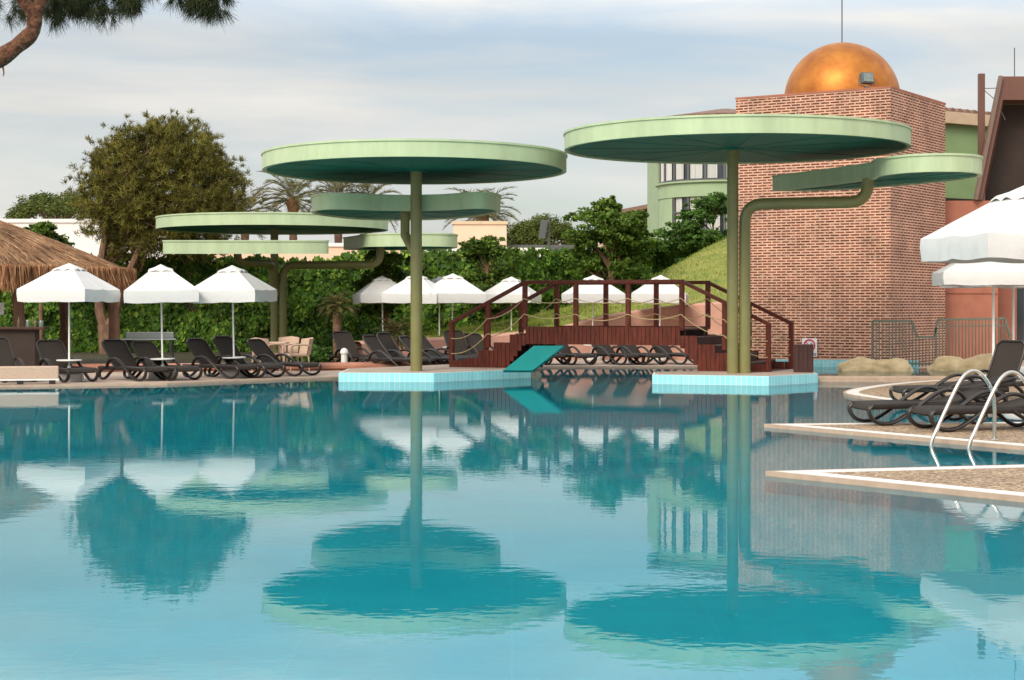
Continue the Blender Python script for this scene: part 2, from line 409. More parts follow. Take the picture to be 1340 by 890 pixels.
def sheet_with_hole(bm, outer, holes, z, zlow=None, side=0):
    es = []; loops = []
    for lp in [outer] + holes:
        vs_ = [bm.verts.new((p[0], p[1], z)) for p in lp]
        es += [bm.edges.new((vs_[i], vs_[(i + 1) % len(vs_)])) for i in range(len(vs_))]
        loops.append(vs_)
    bmesh.ops.triangle_fill(bm, use_beauty=True, use_dissolve=False, edges=es, normal=(0, 0, 1))
    for f in bm.faces:
        if f.normal.z < 0: f.normal_flip()
    if zlow is not None:
        uv = bm.loops.layers.uv.verify()
        for vs_ in loops[1:]:
            lows = [bm.verts.new((v.co.x, v.co.y, zlow)) for v in vs_]
            d = 0
            for i in range(len(vs_)):
                j = (i + 1) % len(vs_)
                f = bm.faces.new((vs_[i], vs_[j], lows[j], lows[i])); f.material_index = side
                w = (vs_[j].co - vs_[i].co).length
                for l, c in zip(f.loops, ((d, z), (d + w, z), (d + w, zlow), (d, zlow))): l[uv].uv = c
                d += w

# leaf and needle meshes through numpy
class Leaves:
    def __init__(self, seed=0): self.q = []; self.r = np.random.default_rng(seed)
    def add(self, ctr, along, across):
        """quads: centre, half-length vector, half-width vector (all n x 3); pointed leaf shape"""
        a = ctr - along; b = ctr + across; c = ctr + along; d = ctr - across
        self.q.append(np.stack([a, b, c, d], 1))
    def blades(self, base, tip, w):
        ax = tip - base
        s = np.cross(ax, self.r.normal(size=ax.shape)); s /= np.linalg.norm(s, axis=1, keepdims=True) + 1e-9
        s = s * w
        self.q.append(np.stack([base - s, base + s, tip + s * .25, tip - s * .25], 1))
    def clump(self, c, rad, n, size, aspect=.55, flat=.35, shell=.5):
        r = self.r
        d = r.normal(size=(n, 3)); d /= np.linalg.norm(d, axis=1, keepdims=True)
        t = r.random((n, 1)) ** shell
        ctr = np.array(c) + d * t * np.array(rad)
        al = r.normal(size=(n, 3)); al[:, 2] = al[:, 2] * .6 - .25
        al /= np.linalg.norm(al, axis=1, keepdims=True)
        nr = d * .6 + r.normal(size=(n, 3)) * flat + np.array([0, 0, .5])
        ac = np.cross(nr, al); ac /= np.linalg.norm(ac, axis=1, keepdims=True) + 1e-9
        s = size * (.6 + .8 * r.random((n, 1))) * .5
        self.add(ctr, al * s, ac * s * aspect)
    def tuft(self, c, n, length, w, up=.4, out=None):
        r = self.r
        d = r.normal(size=(n, 3)); d[:, 2] += up
        if out is not None: d += np.array(out)
        d /= np.linalg.norm(d, axis=1, keepdims=True)
        base = np.array(c) + d * length * .12 + r.normal(size=(n, 3)) * length * .2
        self.blades(base, base + d * length * (.6 + .6 * r.random((n, 1))), w)
    def mesh(self, name, mat, parent=None):
        q = np.concatenate(self.q).astype(np.float32); n = len(q)
        me = bpy.data.meshes.new(name)
        me.vertices.add(n * 4); me.vertices.foreach_set('co', q.reshape(-1))
        me.loops.add(n * 4); me.loops.foreach_set('vertex_index', np.arange(n * 4, dtype=np.int32))
        me.polygons.add(n); me.polygons.foreach_set('loop_start', np.arange(0, n * 4, 4, dtype=np.int32))
        try: me.polygons.foreach_set('loop_total', np.full(n, 4, dtype=np.int32))
        except Exception: pass
        me.update(calc_edges=True)
        return link_mesh(name, me, mat, parent)

def limb(bm, pts, r0, r1, seg=7, wob=.0):
    pts = smooth_path(pts, 4); N = len(pts)
    if wob: pts = [p + Vector((rnd.uniform(-wob, wob), rnd.uniform(-wob, wob), 0)) for p in pts]
    tube(bm, pts, [r0 + (r1 - r0) * i / (N - 1) for i in range(N)], seg)

# ------------------------------------------------------------------ ground, pool, decks
DZ = .04
pool = [(-3.4, 2.5), (14, 2.5), (14, 37.9), (9.2, 37.95), (6.6, 38.1), (5.4, 39.6), (4.93, 43), (5.08, 46.7), (.9, 46.7), (-1.2, 43.2), (-4.13, 39.75), (-6.03, 37.9), (-7.36, 36.45), (-10.65, 35.45), (-13.0, 34.9)]
outer = [(-60, -20), (60, -20), (60, 95), (-60, 95)]
bm = BM(); sheet_with_hole(bm, outer, [pool], DZ, -1.5, 1)
struct('pool_deck', bm, [MAT['deck'], MAT['floor']])
bm = BM(); sheet_with_hole(bm, [(-900, -400), (900, -400), (900, 1500), (-900, 1500)], [outer], .035)
struct('ground', bm, MAT['ground'])
bm = BM(); vsx = [bm.verts.new((p[0], p[1], -1.4)) for p in pool]; bm.faces.new(vsx)
struct('pool_floor', bm, MAT['floor'])
bm = BM(); bm.faces.new([bm.verts.new((p[0], p[1], 0)) for p in pool])
struct('pool_water', bm, MAT['water'])

# pale coping along the left pool edge
bm = BM()
ed = [(-13.0, 34.9), (-10.65, 35.45), (-7.36, 36.45), (-6.03, 37.9), (-4.13, 39.75), (-1.2, 43.2), (.9, 46.7), (5.08, 46.7)]
for a, b in zip(ed[:-1], ed[1:]):
    a, b = Vector((*a, .05)), Vector((*b, .05)); n = Vector((-(b - a).y, (b - a).x, 0)).normalized()
    q = [a - n * .03 , b - n * .03 , b + n * .3, a + n * .3]
    prism(bm, [(v.x, v.y) for v in q], -.05, .046 + rnd.random() * .002, uvs=False)
struct('coping', bm, MAT['tan_stone'])

def finger(poly, name, z=.05):
    bm = BM()
    prism(bm, ccw(poly), -1.38, -.03, 3, 3)
    f = prism(bm, ccw(poly), -.03, z, 0, 1, bottom=False)
    bm.normal_update()
    for th, mi in ((.05, 1), (.24, 2)):
        r = bmesh.ops.inset_region(bm, faces=[f], thickness=th, use_even_offset=True)
        for g in r['faces']: g.material_index = mi
    f.material_index = 0
    return struct(name, bm, [MAT['aggregate'], MAT['tan_stone'], MAT['white_stone'], MAT['floor']])
finger([(2.53, 17.04), (4.42, 14.74), (7.2, 11.3), (13.98, 3.2), (13.98, 18.1), (7.3, 18.1), (5.34, 17.75)], 'poolside_terrace')
finger([(3.52, 23.84), (6.0, 20.02), (7.05, 18.45), (7.3, 18.16), (13.98, 18.16), (13.98, 25.2), (9.6, 25.2), (8.8, 24.35), (5.4, 24.1)], 'poolside_terrace')
tip = smooth_path([(9.6, 25.26, 0), (8.7, 26.2, 0), (7.3, 27.0, 0), (6.75, 29.0, 0), (6.3, 31.4, 0), (6.35, 32.7, 0), (6.9, 34.2, 0), (7.7, 35.7, 0), (8.6, 37.0, 0), (9.4, 37.9, 0)], 5)
finger([(p.x, p.y) for p in tip] + [(13.98, 37.9), (13.98, 25.26)], 'poolside_terrace')

# upper basin behind the weir
ub = [(6.75, 38.3), (9.3, 38.15), (12.6, 38.3), (12.6, 43.6), (10.6, 44.3), (6.3, 45.3), (5.6, 43.2)]
bm = BM(); prism(bm, ub, .055, .068, uvs=False); struct('basin_floor', bm, MAT['basin'])
bm = BM(); bm.faces.new([bm.verts.new((p[0], p[1], .085)) for p in ub]); struct('basin_water', bm, MAT['water'])
bm = BM(); box(bm, (8.3, 38.13, .05), (3.4, .32, .15), rz=-.03); struct('weir', bm, MAT['tan_stone'], bevel=.02)
# blue tiled back wall of the basin
bm = BM(); prism(bm, ccw([(5.2, 46.1), (5.2, 45.75), (6.3, 45.5), (10.6, 44.45), (10.6, 44.8)]), .05, .27)
tag(obj('basin_wall', bm, MAT['tile']), 'low light blue tiled basin wall at the foot of the brick tower', 'wall')

# kerb, planting bed
bm = BM()
kp = [(-24, 41.5), (-17, 42.2), (-10, 43), (-6, 43.6), (-3.9, 44.0), (-2.4, 44.6), (-1.5, 45.6)]
tube(bm, [Vector((x, y, .13)) for x, y in [(p.x, p.y) for p in smooth_path([(a, b, 0) for a, b in kp], 5)]], .13, 10, side=(0, 0, 1), flat=(.11, .19))
struct('kerb', bm, MAT['terracotta'], smooth=True)
bm = BM(); prism(bm, [(-24, 43.2), (-10, 44.6), (-5.9, 45.2), (-2.6, 46.0), (-2.4, 61.5), (-24, 58.5)], .055, .075, uvs=False)
struct('planting_bed', bm, MAT['soil'])

# ------------------------------------------------------------------ lawn mound and pink retaining wall
front = [(-4.6, 49.6, .62), (-3.2, 51.0, .68), (-1.7, 52.0, .72), (0, 52.6, .84), (1.45, 53, 1.02), (2.6, 53.2, 1.30), (3.7, 53.2, 1.5), (5.6, 52.8, 1.72), (7.8, 51.6, 1.85), (10, 50.2, 1.9)]
back = [(-5.0, 52.5, .5), (-3.6, 55, .72), (-2.6, 58.5, .85), (-.3, 62, 1.16), (1.4, 63.5, 1.52), (3.2, 64, 2.0), (5.1, 64.5, 2.68), (8, 65.5, 4.2), (11, 66.5, 5.0), (14, 67, 5.2)]
fr_s = smooth_path(front, 5); bk_s = smooth_path(back, 5)
bm = BM(); rows = []; NT = 16
def mound(f, b, t):
    p = f.lerp(b, t)
    s = t * t * (3 - 2 * t) if b.z > f.z + .6 else t
    p.z = f.z + (b.z - f.z) * (.35 * t + .65 * s)
    p.z += .05 * mnoise.noise(Vector((p.x * .5, p.y * .5, 0))) - .03
    return p
for f, b in zip(fr_s, bk_s):
    row = [bm.verts.new(mound(f, b, k / NT)) for k in range(NT + 1)]
    row += [bm.verts.new((b.x + .6, b.y + 3, b.z - .3)), bm.verts.new((b.x + 1, b.y + 9, min(b.z, 3.8) - .4 if b.x > 4 else .0))]
    rows.append(row)
for i in range(len(rows) - 1):
    for k in range(NT + 2):
        bm.faces.new((rows[i][k], rows[i + 1][k], rows[i + 1][k + 1], rows[i][k + 1]))
struct('lawn', bm, MAT['lawn'], smooth=True)
lv = Leaves(3)
g = lv.r; n = 26000
ii = g.integers(0, len(fr_s) - 1, n); tt = g.random(n) ** .8
pts = []
for i, t, u in zip(ii, tt, g.random(n)):
    f = fr_s[i].lerp(fr_s[i + 1], u); b = bk_s[i].lerp(bk_s[i + 1], u); p = mound(f, b, t); pts.append(p[:])
pts = np.array(pts); tips = pts + g.normal(size=(n, 3)) * .025 + np.array([0, 0, .05])
lv.blades(pts - np.array([0, 0, .02]), tips, .014)
tag(lv.mesh('grass', MAT['blade']), kind='stuff')
bm = BM(); prevq = None
for i, f in enumerate(fr_s):
    d = (fr_s[min(i + 1, len(fr_s) - 1)] - fr_s[max(i - 1, 0)]); n_ = Vector((-d.y, d.x, 0)).normalized()
    a = f - n_ * .34; b = f + n_ * .03
    q = [bm.verts.new((a.x - n_.x * .12, a.y - n_.y * .12, 0)), bm.verts.new((a.x, a.y, f.z - .03)), bm.verts.new((a.x + n_.x * .1, a.y + n_.y * .1, f.z + .04)), bm.verts.new((b.x, b.y, f.z + .04)), bm.verts.new((b.x, b.y, 0))]
    if prevq:
        for k in range(4): bm.faces.new((prevq[k], q[k], q[k + 1], prevq[k + 1]))
    prevq = q
tag(obj('retaining_wall', bm, MAT['pink'], smooth=True), 'curved pink rendered wall holding up the grass mound', 'wall')

# ------------------------------------------------------------------ ivy hedge wall
hp = [Vector(p) for p in [(-26, 57.5, 3.05), (-18, 58.8, 3.3), (-11, 59.8, 3.45), (-7.2, 60.4, 3.3), (-4.5, 60.8, 3.65), (-1.5, 61.5, 3.7), (.7, 63.5, 3.75), (3, 66, 3.9), (6, 68, 4.3), (9.5, 69, 4.6)]]
hs_ = smooth_path(hp, 6)
hw = thing('ivy_wall', 'long garden wall fully covered in green ivy behind the sun loungers', 'hedge', hs_[20][:2] + (0,))
bm = BM()
off = -hw.location
for a, b in zip(hs_[:-1], hs_[1:]):
    n_ = Vector((-(b - a).y, (b - a).x, 0)).normalized() * .25
    q = [a + n_ * .2, b + n_ * .2, b + n_ * 1.4, a + n_ * 1.4]
    vv = [bm.verts.new(Vector((v.x, v.y, 0)) + off) for v in q] + [bm.verts.new(Vector((v.x, v.y, v.z - .25)) + off) for v in q]
    for idx in ((0, 1, 5, 4), (4, 5, 6, 7), (2, 3, 7, 6)): bm.faces.new([vv[k] for k in idx])
obj('wall', bm, MAT['soil'], hw)
lv = Leaves(11); g = lv.r
cum = [0]
for a, b in zip(hs_[:-1], hs_[1:]): cum.append(cum[-1] + (b - a).length)
n = 52000
s_ = g.random(n) * cum[-1]; h_ = g.random(n)
idx = np.searchsorted(cum, s_) - 1; idx = np.clip(idx, 0, len(hs_) - 2)
A = np.array([v[:] for v in hs_]); cumn = np.array(cum)
u = ((s_ - cumn[idx]) / (cumn[idx + 1] - cumn[idx]))[:, None]
base = A[idx] * (1 - u) + A[idx + 1] * u
tan = A[idx + 1] - A[idx]; tan[:, 2] = 0; tan /= np.linalg.norm(tan, axis=1, keepdims=True)
nor = np.stack([tan[:, 1], -tan[:, 0], np.zeros(n)], 1)      # towards the camera
top = base[:, 2].copy()
bulge = np.array([mnoise.noise(Vector((s * .9, h * 3.2, 0))) + .6 * mnoise.noise(Vector((s * 2.6, h * 8, 5))) for s, h in zip(s_, h_)])
toplump = np.array([mnoise.noise(Vector((s * .7, 9, 0))) + .5 * mnoise.noise(Vector((s * 2.3, 3, 0))) for s in s_])
z = h_ * (top + .22 * toplump)
depth = .10 + .30 * bulge + .10 * g.random(n)
over = np.clip((h_ - .9) * 10, 0, 1)
depth -= over * g.random(n) * .6
ctr = base + nor * depth[:, None]; ctr[:, 2] = z + .05 * g.normal(size=n)
al = tan * g.normal(size=(n, 1)) * .6 + np.array([0, 0, -1.0]) + g.normal(size=(n, 3)) * .35
al /= np.linalg.norm(al, axis=1, keepdims=True)
nr = nor + g.normal(size=(n, 3)) * .45 + np.array([0, 0, .45])
ac = np.cross(nr, al); ac /= np.linalg.norm(ac, axis=1, keepdims=True)
sz = (.07 + .06 * g.random((n, 1)))
ctr += np.array(off[:])
lv.add(ctr, al * sz, ac * sz * .75)
lv.mesh('ivy', MAT['ivy'], hw)

# ------------------------------------------------------------------ trees
def pine_tree():
    t = thing('pine_tree', 'big rounded olive green pine with forked trunk behind the thatched hut', 'tree', (-13.65, 57.6, .06))
    bm = BM()
    limb(bm, [(.05, 0, -.1), (0, 0, .5), (-.05, 0, 1.0)], .33, .29, 9)
    limb(bm, [(-.03, 0, .85), (-.25, 0, 1.4), (-.3, .1, 2.5), (-.2, .5, 4.0), (.3, .8, 6.0)], .2, .08, 8)
    limb(bm, [(0, 0, .85), (.28, -.05, 1.4), (.5, 0, 2.3), (1.0, .4, 3.6), (1.6, .9, 5.6)], .2, .08, 8)
    cc = Vector((1.65, 1.0, 5.45)); rr = np.array((2.75, 1.75, 2.55))
    lv = Leaves(21); g = lv.r
    for k in range(420):
        a = 2.39996 * k + g.normal() * .2; v = 1 - 1.9 * (k + .5) / 420
        w = math.sqrt(max(0, 1 - v * v)); d = np.array([math.cos(a) * w, math.sin(a) * w, v])
        rad = .97 - .45 * g.random() ** 1.2
        lump = 1 + .06 * mnoise.noise(Vector((d * 2.0).tolist()))
        c = np.array(cc) + d * rr * rad * lump
        if k % 5 == 0:
            st = Vector((g.choice((-.2, 1.0)), .6, g.uniform(2.6, 5.0)))
            limb(bm, [st, st.lerp(Vector(c), .5) + Vector((0, 0, .25)), c.tolist()], .06, .014, 5)
        pr = .17 + .17 * g.random()
        for j in range(int(9 + 8 * g.random())):
            cj = c + g.normal(size=3) * np.array([pr, pr, pr * .8]) + d * .08 * j / 8
            lv.tuft(cj, 27, .16, .012, up=.9, out=d * .5)
    obj('trunk', bm, MAT['bark'], t, smooth=True)
    lv.mesh('crown', MAT['pine'], t)
pine_tree()

def broad_tree(x, y, z, h, rx, rz, trunk_r, label, name='leafy_tree', seed=1, lean=0, mat='broad', layers=26, group=None, size=.15, dens=300):
    t = thing(name, label, 'tree', (x, y, z), 0, group)
    r_ = random.Random(seed)
    bm = BM(); cz = h - rz
    limb(bm, [(0, 0, -.3), (lean * .3, 0, h * .3), (lean, 0, cz + rz * .5)], trunk_r, trunk_r * .35, 8)
    lv = Leaves(seed)
    for k in range(layers):
        a = r_.uniform(0, 2 * math.pi); q = r_.random() ** .6; v = r_.uniform(-1, 1)
        w = math.sqrt(max(0, 1 - v * v)) * (.85 if v > 0 else 1.0)
        c = Vector((lean + math.cos(a) * rx * w * q, math.sin(a) * rx * w * q, cz + v * rz))
        st = Vector((lean * .5, 0, max(h * .22, c.z - rz * .7)))
        limb(bm, [st, st.lerp(c, .6) + Vector((0, 0, .1)), c], trunk_r * .3, .012, 5)
        pr = rx * r_.uniform(.26, .44)
        lv.clump(c[:], (pr * .8, pr * .8, pr * .5), int(dens * r_.uniform(.5, .8)), size, .5, .6, .8)
        for j in range(9):
            a2 = r_.uniform(0, 6.28); e2 = r_.uniform(.5, 1.35); c2 = c + Vector((math.cos(a2) * pr * e2, math.sin(a2) * pr * e2, r_.uniform(-.22, .26) - .12 * e2))
            q2 = r_.uniform(.22, .42)
            lv.clump(c2[:], (pr * q2, pr * q2, pr * q2 * .55), int(dens * .16), size, .5, .5, .8)
    obj('trunk', bm, MAT['bark'], t, smooth=True)
    lv.mesh('crown', MAT[mat], t)
    return t
broad_tree(3.5, 60.5, 1.3, 4.15, 1.45, 1.65, .16, 'tall leafy green tree on the mound behind the bridge middle', seed=5, layers=46)
broad_tree(-.85, 58.2, .8, 3.1, 1.25, 1.2, .12, 'shorter leafy green tree at the ivy wall, left of the bridge', seed=8, layers=24)
broad_tree(-4.1, 55.5, .1, 3.3, 1.0, .9, .13, 'dark leafy tree against the ivy wall behind the left tall pole', seed=9, layers=18)
broad_tree(7.9, 67.0, 3.6, 2.4, 1.45, 1.05, .06, 'leafy green shrub at the top of the grass mound below the bay windows', name='shrub', seed=12, layers=24, mat='shrub')
broad_tree(5.6, 67.6, 2.4, 2.3, 1.5, 1.0, .06, 'light green bush beyond the mound, right of the tall tree', name='shrub', seed=13, layers=22, mat='shrub')
broad_tree(-15.6, 56.5, 0, 4.3, 1.05, .65, .1, 'small leafy tree rising above the thatched roof', seed=14, layers=16)

def stone_pine(x, y, h, rx, rz, label, seed):
    t = thing('stone_pine', label, 'tree', (x, y, .05))
    bm = BM(); limb(bm, [(0, 0, -.2), (.1, 0, h * .5), (0, 0, h - rz * .6)], .22, .1, 7)
    lv = Leaves(seed); g = lv.r
    for k in range(150):
        a = g.random() * 6.283; q = g.random() ** .5; v = (1 - q * q) ** .5
        c = np.array([math.cos(a) * q * rx, math.sin(a) * q * rx, h - rz + rz * v * (.75 + .35 * g.random()) - .25 * g.random()])
        for j in range(3): lv.clump(c + g.normal(size=3) * .15, (.34, .34, .25), 34, .2, .3, .5)
        if k % 6 == 0: limb(bm, [(0, 0, h - rz * 1.6), tuple(c * .6 + np.array([0, 0, (h - rz) * .4])), tuple(c)], .06, .02, 5)
    obj('trunk', bm, MAT['bark'], t, smooth=True)
    lv.mesh('crown', MAT['stone_pine'], t)
stone_pine(1.6, 92, 6.2, 2.0, 1.5, 'flat crowned stone pine beyond the ivy wall, right of the peach block', 31)
stone_pine(-25.5, 96, 7.8, 2.6, 1.3, 'distant stone pine over the white wall behind the thatched roof', 32)
stone_pine(8.0, 90, 6.6, 2.2, 1.6, 'dark stone pine beneath the far balcony beside the green bay', 33)

def palm(x, y, h, fl, label, seed, name='palm_tree', z=.05, tr=.24, mat='palm', nf=34, group=None, boots=True):
    r_ = random.Random(seed)
    t = thing(name, label, 'palm', (x, y, z), r_.uniform(0, 6), group)
    bm = BM(); N = 18
    tube(bm, [(0, 0, -.1 + h * i / N) for i in range(N + 1)], [tr * (1 + (.12 if i % 2 else 0)) * (1.15 if i < 2 else 1) for i in range(N + 1)], 10)
    obj('trunk', bm, MAT['bark'], t)
    if boots:
        bm = BM()
        lathe(bm, [(tr * 1.0, h - .9 * tr * 4), (tr * 1.7, h - tr * 2), (tr * 1.9, h - tr * .6), (tr * .8, h + tr), (0, h + tr * 1.4)], 14)
        for v in bm.verts: v.co += Vector((rnd.uniform(-.1, .1), rnd.uniform(-.1, .1), rnd.uniform(-.1, .1))) * tr * 1.5
        obj('heart', bm, MAT['palm_dead'], t)
    lv = Leaves(seed); g = lv.r
    for k in range(nf):
        a = k * 2.39996 + r_.uniform(-.2, .2); e0 = 1.25 - 1.75 * (k / nf) + r_.uniform(-.12, .12)
        L_ = fl * r_.uniform(.8, 1.1); p = np.array([0, 0, h + tr * .3]); e = e0; n = 22
        pts = [p.copy()]
        for i in range(n):
            e -= (1.1 if e0 > .2 else .7) / n * (.4 + 1.3 * i / n)
            p = p + np.array([math.cos(a) * math.cos(e), math.sin(a) * math.cos(e), math.sin(e)]) * L_ / n
            pts.append(p.copy())
        pts = np.array(pts); tg = np.gradient(pts, axis=0); tg /= np.linalg.norm(tg, axis=1, keepdims=True)
        sd = np.cross(tg, [0, 0, 1.0]); sd /= np.linalg.norm(sd, axis=1, keepdims=True) + 1e-9
        up = np.cross(sd, tg)
        lv.blades(pts[:-1], pts[1:], .018 * fl / 2)
        for s in (-1, 1):
            for j in range(2):
                i0 = np.arange(4, n + 1); f = (i0 - 4) / (n - 4)
                ll = (fl * .2) * np.sin(np.pi * (.15 + .8 * f))[:, None] * (.85 + .3 * g.random((len(i0), 1)))
                dr = sd[i0] * s * .75 + tg[i0] * .55 + up[i0] * .3 + g.normal(size=(len(i0), 3)) * .12 - np.array([0, 0, .15])
                dr /= np.linalg.norm(dr, axis=1, keepdims=True)
                b = pts[i0] + tg[i0] * (L_ / n) * .5 * j
                lv.blades(b, b + dr * ll, .012 * fl / 2 + .004)
    lv.mesh('fronds', MAT[mat], t)
    return t
palm(-14.1, 110, 8.4, 2.9, 'date palm whose full crown shows left of the big left disc', 41)
palm(-16.9, 108, 7.4, 2.8, 'date palm half hidden by the rounded pine', 42)
palm(-11.4, 112, 8.7, 2.7, 'date palm seen between the stacked left discs, reddish heart showing', 43)
palm(-9.6, 114, 8.4, 2.6, 'yellowish palm crown just above the lower left disc', 44)
palm(-1.9, 110, 7.6, 2.8, 'tall palm standing behind the peach block right of the lower left disc', 45)
palm(-4.85, 47.3, 1.55, .62, 'small young palm with shaggy trunk in the bed beside the white bollard', 46, name='young_palm', z=.07, tr=.11, mat='palm_green', nf=40, boots=False)
palm(-3.3, 48.2, .55, .75, 'low bushy palm under the central parasols', 47, name='young_palm', z=.3, tr=.1, mat='palm_green', nf=34, boots=False)

# low shrubs at the foot of the ivy wall
for k, (x, y, s, lb) in enumerate([(-5.75, 46.6, .55, 'clipped low shrub right of the wicker chairs'), (-5.35, 47.4, .5, 'low shrub close behind the small young palm trunk'), (-6.3, 48.5, .5, 'low shrub behind the wicker table')]):
    t = thing('low_shrub', lb, 'shrub', (x, y, .07)); lv = Leaves(60 + k)
    for j in range(7): lv.clump((rnd.uniform(-.5, .5) * s, rnd.uniform(-.4, .4) * s, s * rnd.uniform(.3, .7)), (s * .5, s * .5, s * .42), 260, .09, .6, .4)
    bm = BM()
    for j in range(4): limb(bm, [(0, 0, -.02), (rnd.uniform(-.1, .1), rnd.uniform(-.1, .1), s * .4), (rnd.uniform(-.3, .3), rnd.uniform(-.2, .2), s * .7)], .02, .006, 5)
    obj('stems', bm, MAT['bark'], t); lv.mesh('leaves', MAT['shrub'], t)

# overhanging pine in the foreground
t = thing('foreground_pine', 'near pine bough with reddish bark hanging into the top of the picture', 'tree', (-5.2, 9.4, .06))
o_ = Vector((-5.2, 9.4, .06))
bm = BM()
limb(bm, [(0, 0, -.2), (.1, 0, 1.2), (.5, 0, 2.2), tuple(P(-150, 155, 9.2) - o_), tuple(P(-60, 110, 9.1) - o_)], .20, .085, 12)
b1 = [P(-60, 110, 9.1), P(-10, 82, 9), P(20, 62, 9), P(42, 42, 9), P(46, 22, 9), P(56, -2, 9), P(75, -40, 9), P(120, -70, 9.1), P(190, -60, 9.2), P(280, -50, 9.3), P(330, -40, 9.4)]
pts = smooth_path([p - o_ for p in b1], 6); N = len(pts)
tube(bm, pts, [(.051 - .036 * i / N) * (1 + .06 * math.sin(i * .9) + .03 * rnd.uniform(-1, 1)) for i in range(N)], 12)
limb(bm, [P(46, 22, 9) - o_, P(10, -20, 8.9) - o_, P(-50, -40, 8.8) - o_], .04, .015, 7)
limb(bm, [P(75, -40, 9) - o_, P(120, -30, 8.9) - o_, P(170, -25, 8.9) - o_], .03, .012, 7)
limb(bm, [P(3, 84, 9) - o_, P(5, 95, 8.97) - o_, P(4, 100, 8.95) - o_], .006, .002, 5)
obj('trunk', bm, MAT['pine_bark'], t, smooth=True)
lv = Leaves(71); g = lv.r
def hang(x0, x1, ylow, n):
    for q in range(max(1, int(n / 3.2))):
        cx = g.uniform(x0, x1); lim = np.interp(cx, [p[0] for p in ylow], [p[1] for p in ylow])
        cy = lim - 16 - abs(g.normal()) * 18; cd = 9.2 + abs(g.normal()) * .25
        for k in range(7):
            px = cx + g.normal() * 7; py = min(cy + g.normal() * 7, lim - 10)
            c = np.array(P(px, py, cd + g.normal() * .05) - o_)
            m = 40; lean = g.normal(size=3) * .3
            d = g.normal(size=(m, 3)) * .42 + lean + np.array([0, 0, -.8]); d /= np.linalg.norm(d, axis=1, keepdims=True)
            base = c + g.normal(size=(m, 3)) * .008
            lv.blades(base, base + d * .088 * (.6 + .5 * g.random((m, 1))), .0013)
hang(-60, 45, [(-60, 30), (-20, 28), (5, 26), (18, 34), (30, 38), (45, 28)], 55)
hang(50, 105, [(50, 30), (60, 40), (75, 38), (88, 30), (105, 20)], 42)
hang(105, 186, [(105, 25), (118, 34), (128, 40), (140, 32), (160, 36), (178, 22), (186, 10)], 66)
hang(212, 306, [(212, 2), (228, 8), (245, 18), (262, 26), (276, 32), (290, 20), (306, -2)], 52)
hang(-80, 320, [(-80, -6), (320, -8)], 50)
lv.mesh('needles', MAT['pine_dark'], t)

# ------------------------------------------------------------------ far walls and buildings
def bldg(name, label, x0, x1, y0, y1, z1, mat, roof=None):
    t = thing(name, label, 'building', ((x0 + x1) / 2, y0, .05))
    bm = BM(); box(bm, (0, (y1 - y0) / 2, z1 / 2), (x1 - x0, y1 - y0, z1)); obj('wall', bm, MAT[mat], t)
    if roof:
        bm = BM(); box(bm, (0, (y1 - y0) / 2, z1 + .08), (x1 - x0 + .16, y1 - y0 + .16, .16)); obj('coping', bm, MAT[roof], t)
    return t
bldg('low_building', 'long low peach building showing above the ivy wall below the left discs', -14.6, -5.0, 78, 84, 4.35, 'peach', 'white_wall')
bldg('low_building', 'white walled building behind the thatched roof and the rounded pine', -30, -15.2, 76, 82, 5.35, 'white_wall', 'white_wall')
t = bldg('low_building', 'peach block with a flat roof right of the lower left disc', -2.95, -.28, 86, 90, 5.75, 'peach', 'cream')
bm = BM(); box(bm, (.15, -.03, 4.05), (.55, .06, .28)); obj('vent', bm, MAT['dark_in'], t)
bldg('low_building', 'plain white parapet wall right of the peach block', -2.9, 1.75, 83, 85.5, 4.3, 'white_wall', 'white_wall')
bldg('low_building', 'dark grey flat roof behind the white parapet under the stone pine', -.2, 3.6, 87, 89.5, 4.75, 'grey_metal')

# floodlight on a mast beyond the ivy wall
t = thing('floodlight_mast', 'grey box floodlight on a short mast above the ivy wall', 'floodlight', (1.33, 66.3, .1))
bm = BM(); tube(bm, [(0.1, .1, 0), (0.1, .1, 4.95)], .05, 8); obj('mast', bm, MAT['grey_metal'], t)
bm = BM(); box(bm, (-.12, -.05, 4.55), (.26, .2, .72), rot=Matrix.Rotation(R(8), 3, 'Y')); obj('lamp_head', bm, MAT['grey_metal'], t, bevel=.02)

# far balcony building
t = thing('balcony_house', 'brown far house with deep balcony and sloping roof beside the green bay', 'house', (8.0, 98, .05))
bm = BM(); box(bm, (0, 4, 2.9), (5.4, 5, 5.8)); obj('wall', bm, MAT['peach'], t)
bm = BM(); beam(bm, (-3.0, 1.6, 6.75), (3.2, 1.6, 7.95), 6.5, .22); obj('roof', bm, MAT['roof_tile'], t)
bm = BM()
bm.free()
for x in (-2.2, .4, 2.5): bm = BM(); box(bm, (x, 1.2, 6.3), (.25, .25, 2.0)); obj('pillar', bm, MAT['red_render'], t)
bm = BM(); box(bm, (0, 3.4, 6.4), (5.2, .2, 1.6)); obj('recess', bm, MAT['red_render'], t)
bm = BM(); box(bm, (0, -.4, 5.7), (6.0, 3.0, .2)); box(bm, (0, -1.85, 6.25), (5.6, .06, .07)); obj('balcony', bm, MAT['cream'], t)
for x in (1.2, 2.2): bm = BM(); box(bm, (x, 2, 7.95 + x * .1), (.5, .5, .5)); obj('chimney', bm, MAT['red_render'], t)

